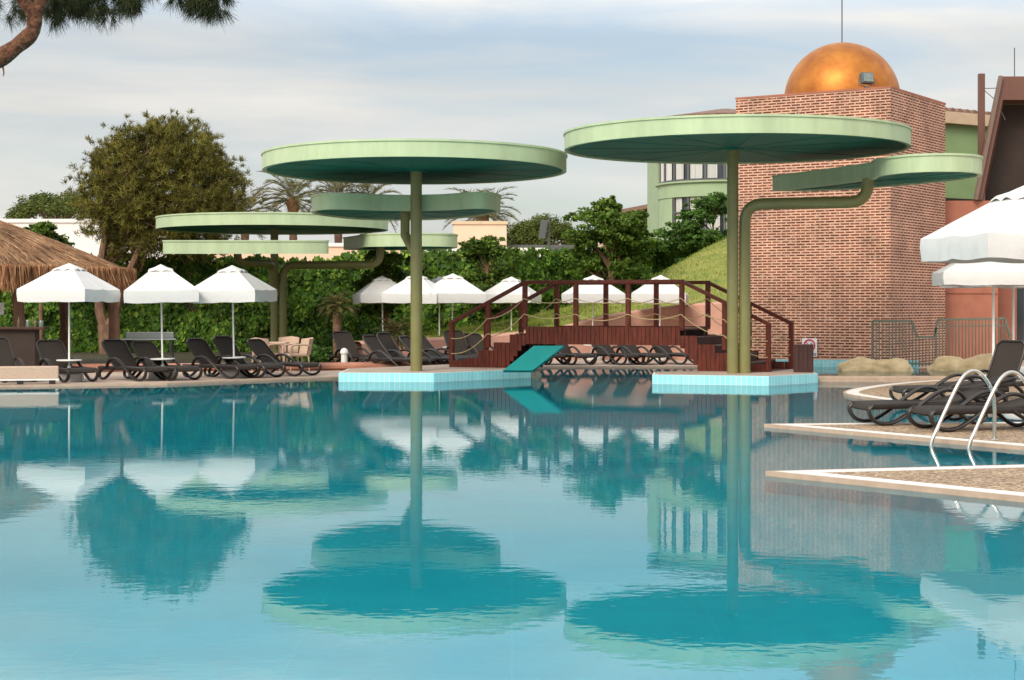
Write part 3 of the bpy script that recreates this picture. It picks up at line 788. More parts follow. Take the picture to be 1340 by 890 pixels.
# green house with rounded bay
t = thing('green_house', 'green house with a rounded bay of curtained windows beyond the mound', 'house', (9.55, 76.5, 0))
R0 = 3.0
bm = BM(); lathe(bm, [(R0 - .06, 2.0), (R0 - .06, 4.62), (R0 - .35, 4.62)], 48); lathe(bm, [(R0 - .35, 6.44), (R0, 6.44), (R0, 7.04), (R0 + .12, 7.05), (R0 + .12, 7.12), (R0 - .35, 7.12)], 48)
lathe(bm, [(R0 - .35, 9.1), (R0, 9.1), (R0, 9.75), (0, 9.75)], 48)
box(bm, (0, 5.0, 5), (5.7, 6, 9.6)); obj('wall', bm, MAT['green_band'], t, smooth=True)
bm = BM(); lathe(bm, [(R0 + .5, 9.75), (R0 + .55, 9.95), (.3, 10.5), (0, 10.5)], 40); obj('roof', bm, MAT['roof_tile'], t)
for z0, z1 in ((4.62, 6.44), (7.12, 9.1)):
    bm = BM(); lathe(bm, [(R0 - .16, z0), (R0 - .16, z1)], 48, a0=R(178), a1=R(362)); w = obj('window', bm, MAT['glass'], t, smooth=True)
    bm = BM()
    for k in range(12):
        a = R(181 + k * 16.3)
        box(bm, ((R0 - .1) * math.cos(a), (R0 - .1) * math.sin(a), (z0 + z1) / 2), (.08, .1, z1 - z0), rz=a)
    lathe(bm, [(R0 - .14, z0 + 1.12), (R0 - .05, z0 + 1.12), (R0 - .05, z0 + 1.18), (R0 - .14, z0 + 1.18)], 48, a0=R(178), a1=R(362))
    lathe(bm, [(R0 - .14, z0), (R0 - .05, z0), (R0 - .05, z0 + .07), (R0 - .14, z0 + .07)], 48, a0=R(178), a1=R(362))
    obj('frame', bm, MAT['grey_metal'], w)
    bm = BM()
    for k in range(11):
        a0 = R(182.5 + k * 16.3); fw = rnd.uniform(7, 13)
        prof = []
        sgm = 14
        lo = []; hi = []
        for j in range(sgm + 1):
            a = a0 + R(fw) * j / sgm; rr = R0 - .125 + .02 * math.sin(j * 2.4)
            lo.append(bm.verts.new((rr * math.cos(a), rr * math.sin(a), z0 + .1))); hi.append(bm.verts.new((rr * math.cos(a), rr * math.sin(a), z1 - .02)))
        for j in range(sgm): bm.faces.new((lo[j], lo[j + 1], hi[j + 1], hi[j]))
    obj('curtain', bm, MAT['curtain'], w)
    if z0 < 5:
        bm = BM(); lathe(bm, [(R0 - .35, z0 - .02), (R0 - .04, z0 - .02), (R0 - .04, z1 + .02), (R0 - .35, z1 + .02)], 6, a0=R(180), a1=R(212)); obj('pier', bm, MAT['green_band'], t, smooth=True)

# green wing right of the tower
t = thing('green_wing', 'plain green house wing with cream eaves right of the brick tower', 'house', (14.0, 55, .05))
bm = BM(); prism(bm, ccw([(-3, -.8), (2.2, 2.6), (7, 6.5), (5, 11), (-3, 8)]), 0, 7.75, uvs=False); obj('wall', bm, MAT['green_wall'], t)
bm = BM(); beam(bm, (-3, -.95, 7.85), (2.25, 2.45, 7.85), .2, .38); beam(bm, (2.25, 2.45, 7.85), (7, 6.3, 7.85), .2, .38); obj('fascia', bm, MAT['cream'], t)
bm = BM()
for k in range(34):
    f = k / 33; p = Vector((-3, -1.0, 8.1)).lerp(Vector((7, 6.25, 8.1)), f)
    q = p + Vector((-1.2, 2.2, .22))
    tube(bm, [p, q], .12, 8, caps=True)
obj('roof', bm, MAT['roof_tile'], t, smooth=True)
bm = BM(); beam(bm, (-2.8, -.75, 5.05), (2.1, 2.45, 5.05), .12, .3); obj('window', bm, MAT['dark_in'], t)

# terracotta pavilion with leaning brown steel portal
t = thing('pavilion', 'terracotta pavilion with a leaning brown steel portal at the right edge', 'building', (14, 49.6, .05))
bm = BM(); box(bm, (-.75, 3, 2.35), (1.75, 6, 4.7)); box(bm, (-.72, -.02, 2.02), (1.72, .03, .03), mat=0); obj('wall', bm, MAT['red_render'], t)
bm = BM(); box(bm, (.65, 2.2, 2.35), (1.05, 1.0, 4.7)); obj('return_wall', bm, MAT['red_render'], t)
bm = BM(); box(bm, (4.1, 2.6, 2.2), (5.9, .15, 4.4)); dr = obj('doorway', bm, MAT['glass'], t)
bm = BM()
for x in (1.3, 2.3, 3.3, 4.3, 5.3): box(bm, (x, 2.47, 2.2), (.09, .12, 4.4))
box(bm, (4.1, 2.46, 2.3), (5.9, .1, .09)); obj('frame', bm, MAT['grey_metal'], dr)
prof = [(.20, 8.3), (-.52, 4.72), (-.36, 4.72), (.24, 7.62), (7, 7.62), (7, 8.3)]
bm = BM()
pl = ccw(prof)
a_ = [bm.verts.new((x, -.1, z)) for x, z in pl]; b_ = [bm.verts.new((x + 2.0, 6.0, z)) for x, z in pl]
bm.faces.new(a_)
for i in range(len(pl)):
    j = (i + 1) % len(pl); bm.faces.new((a_[i], a_[j], b_[j], b_[i]))
bmesh.ops.recalc_face_normals(bm, faces=bm.faces)
obj('portal', bm, MAT['brown_steel'], t)
bm = BM(); beam(bm, (-.57, -.16, 4.72), (.16, -.16, 8.3), .1, .16, up=Vector((0, 1, 0))); obj('portal_edge', bm, MAT['brown_edge'], t)
bm = BM(); lo_ = [(-.40, 4.70), (6.9, 4.70), (6.9, 7.60), (.19, 7.60)]
fa = [bm.verts.new((x + .36, .9, z)) for x, z in lo_]; fb = [bm.verts.new((x + .39, 1.0, z)) for x, z in lo_]
bm.faces.new(fa); bm.faces.new(fb[::-1])
for k in range(4): bm.faces.new((fa[(k + 1) % 4], fa[k], fb[k], fb[(k + 1) % 4]))
obj('portal_back', bm, MAT['dark_in'], t)
bm = BM(); box(bm, (3.6, 2.2, 4.58), (6.6, 4.4, .2)); obj('lower_roof', bm, MAT['dark_in'], t)
bm = BM(); box(bm, (-.33, .1, 6.55), (.17, .17, 3.7)); pst = obj('mast', bm, MAT['brown_steel'], t)
bm = BM(); tube(bm, [(-.3, .05, 7.95), (.1, .05, 7.6), (.35, .05, 7.05)], .012, 5); tube(bm, [(-.25, .05, 7.97), (.25, .05, 7.98)], .012, 5); obj('stay', bm, MAT['grey_metal'], pst)
bm = BM(); tube(bm, [(.9, 1, 8.2), (.9, 1, 9.3)], .016, 5); obj('aerial', bm, MAT['grey_metal'], t)

# ------------------------------------------------------------------ brick tower with the gilded dome
D = 45.0
TA, TB, TC = Vector((.1385 * 1.0 * D, 1.0556 * D, 0)), Vector((.2217 * D, D, 0)), Vector((.2752 * D, 1.0837 * D, 0))
TD = TA + TC - TB; ctr = (TA + TC) / 2
TH = 7.44
t = thing('brick_tower', 'square red brick tower with pale mortar behind the bridge', 'tower', (ctr.x, ctr.y, .05))
q = [(v - ctr) for v in (TB, TC, TD, TA)]
bm = BM(); prism(bm, ccw([(v.x, v.y) for v in q]), 0, TH - .05); obj('wall', bm, MAT['brick'], t)
bm = BM(); qq = [v * 1.006 for v in q]; prism(bm, ccw([(v.x, v.y) for v in qq]), TH - .05, TH + .0, uvs=False); obj('coping', bm, MAT['red_render'], t)
bm = BM(); pr = [(1.62, 0)] + [(1.62 * math.cos(R(a)), .05 + 1.62 * math.sin(R(a))) for a in range(0, 90, 5)] + [(0, 1.67)]
lathe(bm, pr, 56, (0, 0, TH - .05)); obj('dome', bm, MAT['copper'], t, smooth=True)
bm = BM(); tube(bm, [(0, 0, TH + 1.55), (0, 0, TH + 3.4)], .018, 6); obj('spire', bm, MAT['grey_metal'], t)
fl = thing('floodlight', 'black square floodlight clamped on the top edge of the brick tower', 'floodlight', P(1134, 113.5, 45.55))
bm = BM(); rot = Matrix.Rotation(R(20), 3, 'Z') @ Matrix.Rotation(R(-12), 3, 'X')
box(bm, (0, 0, .22), (.36, .16, .30), rot=rot); box(bm, (.1, .13, .24), (.2, .16, .18), rot=rot); obj('housing', bm, MAT['grey_metal'], fl, bevel=.02)
bm = BM(); box(bm, rot @ Vector((0, -.09, 0)) + Vector((0, 0, .22)), (.29, .02, .23), rot=rot); obj('lens', bm, MAT['lens'], fl)
bm = BM(); tube(bm, [(-.2, .02, .22), (-.21, .02, .05), (0, .02, 0), (.21, .02, .05), (.2, .02, .22)], .014, 6); box(bm, (0, .02, -.02), (.12, .12, .06)); obj('bracket', bm, MAT['grey_metal'], fl)

# no diving sign
wall_dir = (TB - TA).normalized(); wn_ = Vector((wall_dir.y, -wall_dir.x, 0))
tt_ = .47
for _ in range(1):
    # point of the wall seen at pixel 1060
    k = (1060 - 670) / FPX
    s_w = (k * TA.y - TA.x) / (wall_dir.x - k * wall_dir.y)
    sp = TA + wall_dir * s_w + wn_ * .03
ang = math.atan2(wall_dir.y, wall_dir.x)
zs = HC - (455 - 400) / FPX * sp.y
sg = thing('no_diving_sign', 'white no diving sign with a red ring on the brick tower', 'sign', (sp.x, sp.y, zs), ang)
bm = BM(); box(bm, (0, 0, 0), (.44, .02, .50)); obj('board', bm, MAT['sign_white'], sg, bevel=.008)
bm = BM(); tube(bm, [(.155 * math.cos(2 * math.pi * k / 32), -.016, .06 + .155 * math.sin(2 * math.pi * k / 32)) for k in range(32)], .02, 6, closed=True)
beam(bm, (-.11, -.016, .17), (.11, -.016, -.05), .012, .03, up=Vector((0, 1, 0))); obj('red_ring', bm, MAT['sign_red'], sg)
bm = BM(); beam(bm, (-.10, -.014, .03), (.02, -.014, .09), .006, .05, up=Vector((0, 1, 0))); tube(bm, [(.05, -.014, .10), (.07, -.014, .11)], .025, 8); obj('diver', bm, MAT['sign_blue'], sg)
cu = bpy.data.curves.new('lettering', 'FONT'); cu.body = 'DIVING'; cu.resolution_u = 3; cu.size = .105; cu.align_x = 'RIGHT'; cu.extrude = .002; cu.offset = .003
to = bpy.data.objects.new('lettering', cu); COL.objects.link(to); to.location = (.205, -.014, -.215); to.rotation_euler = (R(90), 0, 0); 
me_ = bpy.data.meshes.new_from_object(to); lt = link_mesh('lettering', me_, MAT['sign_blue'], sg); me_.materials.clear(); me_.materials.append(MAT['sign_blue'])
lt.location = to.location; lt.rotation_euler = to.rotation_euler; bpy.data.objects.remove(to); lt.name = 'lettering'

# ------------------------------------------------------------------ tiled islands
def island(poly, label):
    bm = BM(); prism(bm, ccw(poly), -1.38, -.06, 3, 3); f = prism(bm, ccw(poly), -.06, .2, 0, 1, bottom=False)
    bm.normal_update()
    r = bmesh.ops.inset_region(bm, faces=[f], thickness=.05, use_even_offset=True)
    for g_ in r['faces']: g_.material_index = 2
    return tag(obj('tiled_platform', bm, [MAT['deck'], MAT['tile'], MAT['white_stone'], MAT['floor']]), label, 'platform')
island([(-3.88, 38.2), (-1.74, 38.0), (.45, 40.4), (.25, 42.4), (-1.6, 43.6), (-3.9, 40.6)], 'light blue tiled platform carrying the left tall pole and the left bridge foot')
island([(3.05, 37.1), (5.46, 36.3), (6.76, 37.7), (6.95, 40.8), (6.0, 43.1), (4.68, 43.1), (4.4, 39.5), (3.2, 38.6)], 'light blue tiled platform carrying the double pole and the right bridge foot')

# ------------------------------------------------------------------ green disc canopies
def disc(parent, outline, zb, hgt, name='disc', tilt=None):
    """hollow rim with a recessed underside and a top, following a plan outline (relative to parent)"""
    poly = ccw(outline)
    pv = [Vector((x, y, 0)) for x, y in poly]; N = len(pv)
    nrm = []
    for i in range(N):
        d = (pv[(i + 1) % N] - pv[i - 1]).normalized(); nrm.append(Vector((d.y, -d.x, 0)))
    def ring(bm, off, z):
        return [bm.verts.new(p + n_ * off + Vector((0, 0, z))) for p, n_ in zip(pv, nrm)]
    tx = Vector((0, 0, 0))
    bm = BM()
    rs = [ring(bm, -.09, zb + .05), ring(bm, -.09, zb), ring(bm, 0, zb), ring(bm, 0, zb + hgt - .05), ring(bm, .025, zb + hgt - .045), ring(bm, .025, zb + hgt), ring(bm, -.06, zb + hgt)]
    for A, B in zip(rs[:-1], rs[1:]):
        for i in range(N): bm.faces.new((A[i], A[(i + 1) % N], B[(i + 1) % N], B[i]))
    for k in range(3, N, max(1, N // 8)):          # joint covers on the rim
        p = pv[k] + nrm[k] * .001
        box(bm, p + Vector((0, 0, zb + hgt * .45)), (.022, .006, hgt * .84), rz=math.atan2(nrm[k].x, -nrm[k].y))
    dsc = obj(name, bm, MAT['rim'], parent, smooth=True)
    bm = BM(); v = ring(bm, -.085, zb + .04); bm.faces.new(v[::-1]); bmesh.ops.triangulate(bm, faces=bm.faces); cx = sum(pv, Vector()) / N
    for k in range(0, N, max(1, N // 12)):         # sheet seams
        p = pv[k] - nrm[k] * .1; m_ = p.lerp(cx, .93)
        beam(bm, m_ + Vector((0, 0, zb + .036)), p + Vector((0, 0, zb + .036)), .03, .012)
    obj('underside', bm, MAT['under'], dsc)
    bm = BM(); v = ring(bm, -.05, zb + hgt - .01); bm.faces.new(v); bmesh.ops.triangulate(bm, faces=bm.faces)
    obj('top', bm, MAT['topdark'], dsc)
    if tilt: dsc.rotation_euler = tilt
    return dsc
def circ(cx, cy, r, n=96): return [(cx + r * math.cos(2 * math.pi * k / n), cy + r * math.sin(2 * math.pi * k / n)) for k in range(n)]
def collar(parent, x, y, z):
    bm = BM(); lathe(bm, [(0, 0), (.24, 0), (.24, -.03), (.12, -.05)], 20, (x, y, z)); obj('collar', bm, MAT['under'], parent, smooth=True)
def bend(pts, r=.35, n=6):
    """round the corners of a polyline"""
    pts = [Vector(p) for p in pts]; out = [pts[0]]
    for i in range(1, len(pts) - 1):
        a = (pts[i - 1] - pts[i]).normalized() * r; b = (pts[i + 1] - pts[i]).normalized() * r
        for k in range(n + 1):
            t = k / n; out.append(pts[i] + a * (1 - t) ** 2 + b * t * t)
    out.append(pts[-1]); return out
def rel(pts, o): return [(x - o[0], y - o[1]) for x, y in pts]

def sm2(pts, n=6, closed=True): return [(p.x, p.y) for p in smooth_path([(a, b, 0) for a, b in pts], n, closed)]
# right
o = (4.89, 37.8, .2)
t = thing('disc_canopy', 'right green disc canopy on twin olive poles with a lower comma shaped disc', 'canopy', o, 0, 'green disc canopies over the pool')
bm = BM(); tube(bm, [(0, 0, 0), (0, 0, 4.99)], .128, 20); obj('pole', bm, MAT['olive'], t, smooth=True)
bm = BM(); tube(bm, bend([(.27, .03, 0), (.27, .03, 3.75), (2.84, -.75, 3.75), (2.84, -.75, 4.26)], .42, 8), .128, 20); obj('arm', bm, MAT['olive'], t, smooth=True)
bm = BM(); prism(bm, [(.30, -.03), (.9, -.2), (.9, -.13), (.30, .04)], 0, .01, uvs=False)
bm.free()
collar(t, 0, 0, 4.985)
disc(t, circ(.06, 0, 3.79), 4.945, .375)
lowr = sm2([(7.76, 36.8), (7.70, 35.9), (8.08, 34.95), (8.8, 34.62), (9.5, 34.95), (9.87, 35.9), (9.75, 36.9), (9.2, 38.1), (8.5, 39.3), (7.8, 40.2), (6.95, 40.65), (6.2, 40.6)], 6, False) + sm2([(6.2, 40.6), (6.85, 39.2), (7.4, 37.9), (7.76, 36.8)], 5, False)[1:-1]
disc(t, rel(lowr, o), 4.22, .375, 'lower_disc')
# left
o = (-2.2, 39.2, .2)
t = thing('disc_canopy', 'left green disc canopy on one tall olive pole with a kidney shaped lower disc', 'canopy', o, 0, 'green disc canopies over the pool')
bm = BM(); tube(bm, [(0, 0, 0), (0, 0, 4.62)], .132, 20); obj('pole', bm, MAT['olive'], t, smooth=True)
collar(t, 0, 0, 4.62)
disc(t, circ(-.03, 0, 3.485), 4.58, .375, tilt=(R(-.8), 0, 0))
bm = BM(); tube(bm, [(0, .27, 0), (0, .27, 2.75)], .125, 16); obj('rear_pole', bm, MAT['olive'], t, smooth=True)
bm = BM(); tube(bm, [(-.02, .27, 2.65), (-.3, .7, 3.15), (-.3, .72, 3.7)], .11, 12); obj('bracket', bm, MAT['olive'], t, smooth=True)
lowl = sm2([(-4.24, 38.5), (-3.62, 38.5), (-2.95, 38.96), (-2.33, 39.1), (-1.55, 38.8), (-.83, 38.1), (-.40, 38.45), (-.27, 39.5), (-.51, 40.6), (-1.3, 42.5), (-2.3, 43.45), (-3.3, 43.5), (-4.0, 42.9), (-4.5, 41.6), (-4.68, 40.6), (-4.63, 39.4)], 6)
lowl = [(x * 1.008, y + .4) for x, y in lowl]
disc(t, rel(lowl, o), 3.69, .375, 'lower_disc')
# back
o = (-7.52, 54, .06)
t = thing('disc_canopy', 'far green disc canopy behind the left loungers, two small discs on bent arms', 'canopy', o, 0, 'green disc canopies over the pool')
bm = BM(); tube(bm, [(0, 0, 0), (0, 0, 4.1)], .125, 16); obj('pole', bm, MAT['olive'], t, smooth=True)
bm = BM(); tube(bm, bend([(.27, 0, 0), (.27, 0, 2.92), (3.4, -.6, 2.92), (3.4, -.6, 3.5)], .4, 6), .125, 16); obj('arm', bm, MAT['olive'], t, smooth=True)
bm = BM(); tube(bm, bend([(-.03, -.1, 2.3), (-.03, -.25, 2.95), (-.75, -2.6, 2.95), (-.75, -2.6, 3.4)], .3, 6), .12, 16); obj('arm', bm, MAT['olive'], t, smooth=True)
disc(t, circ(-.04, 0, 3.63), 4.03, .375)
l2 = sm2([(-10.1, 50.2), (-8.5, 49.95), (-7, 49.95), (-5.6, 50.2), (-5.5, 50.8), (-6.2, 51.9), (-7.8, 52.4), (-9.5, 51.9), (-10.2, 50.9)], 5)
disc(t, rel(l2, o), 3.31, .40, 'lower_disc', tilt=(R(2.2), 0, 0))
t.children[-1].location.z = .12
l3 = sm2([(-4.72, 53.2), (-4.5, 52.3), (-3.2, 51.8), (-2.0, 52.1), (-1.7, 53.1), (-2.1, 54.6), (-3.2, 55.5), (-4.6, 55.6), (-5.45, 55.2)], 5, False) + [(-5.05, 54.2)]
disc(t, rel(l3, o), 3.44, .41, 'lower_disc')

# ------------------------------------------------------------------ wooden bridge
U = Vector((.914, -.406, 0)); W = Vector((.406, .914, 0)); B0 = Vector((.312, 41.0, 0))
br = thing('footbridge', 'red stained wooden footbridge with rope railings and steps at both ends', 'bridge', (B0.x, B0.y, .2), math.atan2(U.y, U.x))
# local: x along, y across (0 = front), z above the platform
DK = .97; Lm = 3.95; WD = 2.0; RUNL, RUNR = 1.95, 2.05; RH = 1.06
bm = BM()
n = 36
for k in range(n):
    x0 = -.05 + (Lm + .1) * k / n; box(bm, (x0 + (Lm + .1) / n / 2, WD / 2, DK - .02), ((Lm + .1) / n - .012, WD + .1, .04))
obj('deck', bm, MAT['wood'], br)
def skirt(y, sgn):
    bm = BM(); x = -RUNL
    step = .105
    while x < Lm + RUNR - .01:
        xm = x + step / 2
        if xm < 0: top = DK - math.floor(-xm / (RUNL / 5) + .999) * (DK / 5.0) + .03; bot = 0 if xm < -.45 else (.55 + (xm) * 1.2)
        elif xm > Lm: top = DK - math.floor((xm - Lm) / (RUNR / 5) + .999) * (DK / 5.0) + .03; bot = 0 if xm > Lm + .45 else (.55 - (xm - Lm) * 1.2)
        else:
            top = DK + .03; e = min(xm, Lm - xm); bot = .58
        if xm < 0 or xm > Lm: bot = max(0, bot)
        top = max(top, .17)
        d = rnd.uniform(-.004, .004)
        box(bm, (xm, y + d, (top + bot) / 2), (step - .008, .03, top - bot))
        x += step
    obj('skirt', bm, MAT['wood'], br)
skirt(-.06, -1); skirt(WD + .06, 1)
for k in range(5):
    h = DK - (k + 1) * DK / 5 + .16
    for xs, xr in ((-(k + .5) * RUNL / 5, -(k + 1) * RUNL / 5 + .02), (Lm + (k + .5) * RUNR / 5, Lm + (k + 1) * RUNR / 5 - .02)):
        bm = BM(); box(bm, (xs, WD / 2, h - .18), (RUNL / 5 + .02, WD, .045)); box(bm, (xr, WD / 2, h - .28), (.02, WD, .2)); obj('step', bm, MAT['wood_dark'], br)
bm = BM(); box(bm, (Lm / 2, .25, DK - .2), (Lm, .12, .3)); box(bm, (Lm / 2, WD - .25, DK - .2), (Lm, .12, .3)); obj('joists', bm, MAT['wood_dark'], br)
pw = .105
for y in (0.0, WD):
    px = [0, Lm / 3, 2 * Lm / 3, Lm]
    tops = []
    for x in px:
        bm = BM(); box(bm, (x, y, DK + RH / 2), (pw, pw, RH)); obj('post', bm, MAT['wood'], br, bevel=.006)
        tops.append(Vector((x, y, DK + RH)))
    for x, z0 in ((-RUNL * .5, DK * .5), (-RUNL, 0), (Lm + RUNR * .5, DK * .5), (Lm + RUNR, 0)):
        bm = BM(); box(bm, (x, y, z0 + RH / 2), (pw, pw, RH)); obj('post', bm, MAT['wood'], br, bevel=.006)
    bm = BM()
    beam(bm, (-.05, y, DK + RH + .03), (Lm + .05, y, DK + RH + .03), .14, .085); obj('handrail', bm, MAT['wood'], br, bevel=.008)
    bm = BM(); beam(bm, (-RUNL - .05, y, RH - .03 + .03), (0, y, DK + RH + .03), .13, .08); obj('handrail', bm, MAT['wood'], br, bevel=.008)
    bm = BM(); beam(bm, (Lm, y, DK + RH + .03), (Lm + RUNR + .05, y, RH + .0), .13, .08); obj('handrail', bm, MAT['wood'], br, bevel=.008)
    allp = [(-RUNL, 0), (-RUNL * .5, DK * .5)] + [(x, DK) for x in px] + [(Lm + RUNR * .5, DK * .5), (Lm + RUNR, 0)]
    for (xa, za), (xb, zb) in zip(allp[:-1], allp[1:]):
        for hh in (.33, .70):
            a = Vector((xa, y - .06, za + hh)); b = Vector((xb, y - .06, zb + hh)); sag = .10 + rnd.uniform(0, .07)
            pts = [a.lerp(b, k / 12) - Vector((0, 0, sag * 4 * (k / 12) * (1 - k / 12))) for k in range(13)]
            bm = BM(); tube(bm, pts, .011, 6); obj('rope', bm, MAT['rope'], br, smooth=True)

# dark wooden bin by the right foot of the bridge
t = thing('wooden_bin', 'dark red slatted wooden bin at the right foot of the bridge', 'bin', G(1051.5, 487, .2), -.2)
bm = BM()
for k in range(4):
    for s in (-1, 1):
        box(bm, (-.15 + k * .1, s * .19, .30), (.094, .025, .6)); box(bm, (s * .205, -.145 + k * .097, .30), (.025, .09, .6))
obj('slats', bm, MAT['wood_dark'], t)
bm = BM(); box(bm, (0, 0, .61), (.44, .42, .03)); obj('lid', bm, MAT['wood_dark'], t, bevel=.006)

# turquoise slide and the stone below it
o = P(677, 484.5, 38.9); o.z = .2
t = thing('pool_slide', 'sloping turquoise board on the left platform beside the bridge', 'slide', o)
a = P(658.5, 484, 38.75) - o; b = P(697, 484, 38.75) - o; a.z = b.z = .03; 
c = P(738, 452.5, 39.3) - o; d = P(698.5, 452.5, 39.3) - o
bm = BM(); n_ = (b - a).cross(d - a).normalized() * .07
vv = [bm.verts.new(v) for v in (a, b, c, d)] + [bm.verts.new(v + Vector((0, .09, -.05))) for v in (a, b, c, d)]
for idx in ((0, 1, 2, 3), (7, 6, 5, 4), (0, 4, 5, 1), (1, 5, 6, 2), (2, 6, 7, 3), (3, 7, 4, 0)): bm.faces.new([vv[k] for k in idx])
obj('board', bm, MAT['teal'], t, bevel=.012)
bm = BM(); tube(bm, [c * .5 + b * .5 + Vector((-.15, .16, -.02)), c * .5 + b * .5 + Vector((-.15, .5, -.2))], .04, 8); obj('brace', bm, MAT['wood_dark'], t)
t = P(702, 490, 39.4); 
bm = BM(); bmesh.ops.create_icosphere(bm, subdivisions=3, radius=1)
for v in bm.verts:
    v.co = Vector((v.co.x * .12, v.co.y * .14, v.co.z * .17)) * (1 + .18 * mnoise.noise(v.co * 2.2))
so = obj('stone_block', bm, MAT['stone'], None, smooth=True); so.location = (t.x, t.y, .08)
tag(so, 'rough grey stone beneath the turquoise board at the water line', 'stone')

# boulders at the basin
def rock(px, py, Y, s, label, seed):
    p = P(px, py, Y)
    bm = BM(); bmesh.ops.create_icosphere(bm, subdivisions=4, radius=1)
    for v in bm.verts:
        d = v.co.copy(); k = 1 + .22 * mnoise.noise(d * 1.3 + Vector((seed, 0, 0))) + .07 * mnoise.noise(d * 4 + Vector((seed, 3, 0)))
        v.co = Vector((d.x * s[0], d.y * s[1], d.z * s[2])) * k
        if v.co.z < -.06: v.co.z = -.06 - (v.co.z + .06) * .0
    o_ = obj('boulder', bm, MAT['rock'], None, smooth=True); o_.location = (p.x, p.y, .1)
    tag(o_, label, 'boulder', 'sandstone boulders around the basin')
rock(1129, 480, 42.6, (.66, .5, .29), 'long pale sand coloured boulder left of the metal railing', 1)
rock(1166, 480, 42.2, (.55, .45, .29), 'pale boulder at the basin in front of the left railing section', 5)
rock(1242, 474, 42.8, (.5, .4, .32), 'sand coloured boulder half behind the reclined backrest, below the railing dip', 8)
rock(1290, 472, 42.6, (.75, .5, .38), 'large sand coloured boulder at the right below the tall railing section', 11)
rock(1010, 482, 42.5, (.42, .3, .17), 'low brown rock seen through the right bridge steps', 14)

# metal railing
def railing():
    YF = 43.6
    o_ = P(1190, 478, YF); o_.z = .06
    t = thing('metal_railing', 'grey green metal bar railing with a stepped dip below the brick tower', 'railing', o_)
    def q(px, py): return P(px, py, YF) - o_
    rail = [(1142, 420), (1193, 420), (1200.5, 441), (1222, 441), (1227, 418.5), (1315, 416.5), (1322, 440)]
    bm = BM()
    for a, b in zip(rail[:-1], rail[1:]): beam(bm, q(*a), q(*b), .05, .05, up=Vector((0, 1, 0)))
    low = [(1142, 476), (1322, 476)]
    beam(bm, q(*low[0]), q(*low[1]), .04, .04); beam(bm, q(1230, 427), q(1316, 426), .03, .03)
    obj('rail', bm, MAT['fence'], t)
    xs = [r_[0] for r_ in rail]; ys = [r_[1] for r_ in rail]
    x = 1142.0
    while x < 1322:
        bm = BM(); yt = float(np.interp(x, xs, ys)); a = q(x, yt); b = q(x, 480)
        w = .05 if min(abs(x - v) for v in (1142, 1226, 1318)) < 2 else .024
        beam(bm, a, b, w, w, up=Vector((0, 1, 0))); obj('bar', bm, MAT['fence'], t); x += 4.35
railing()

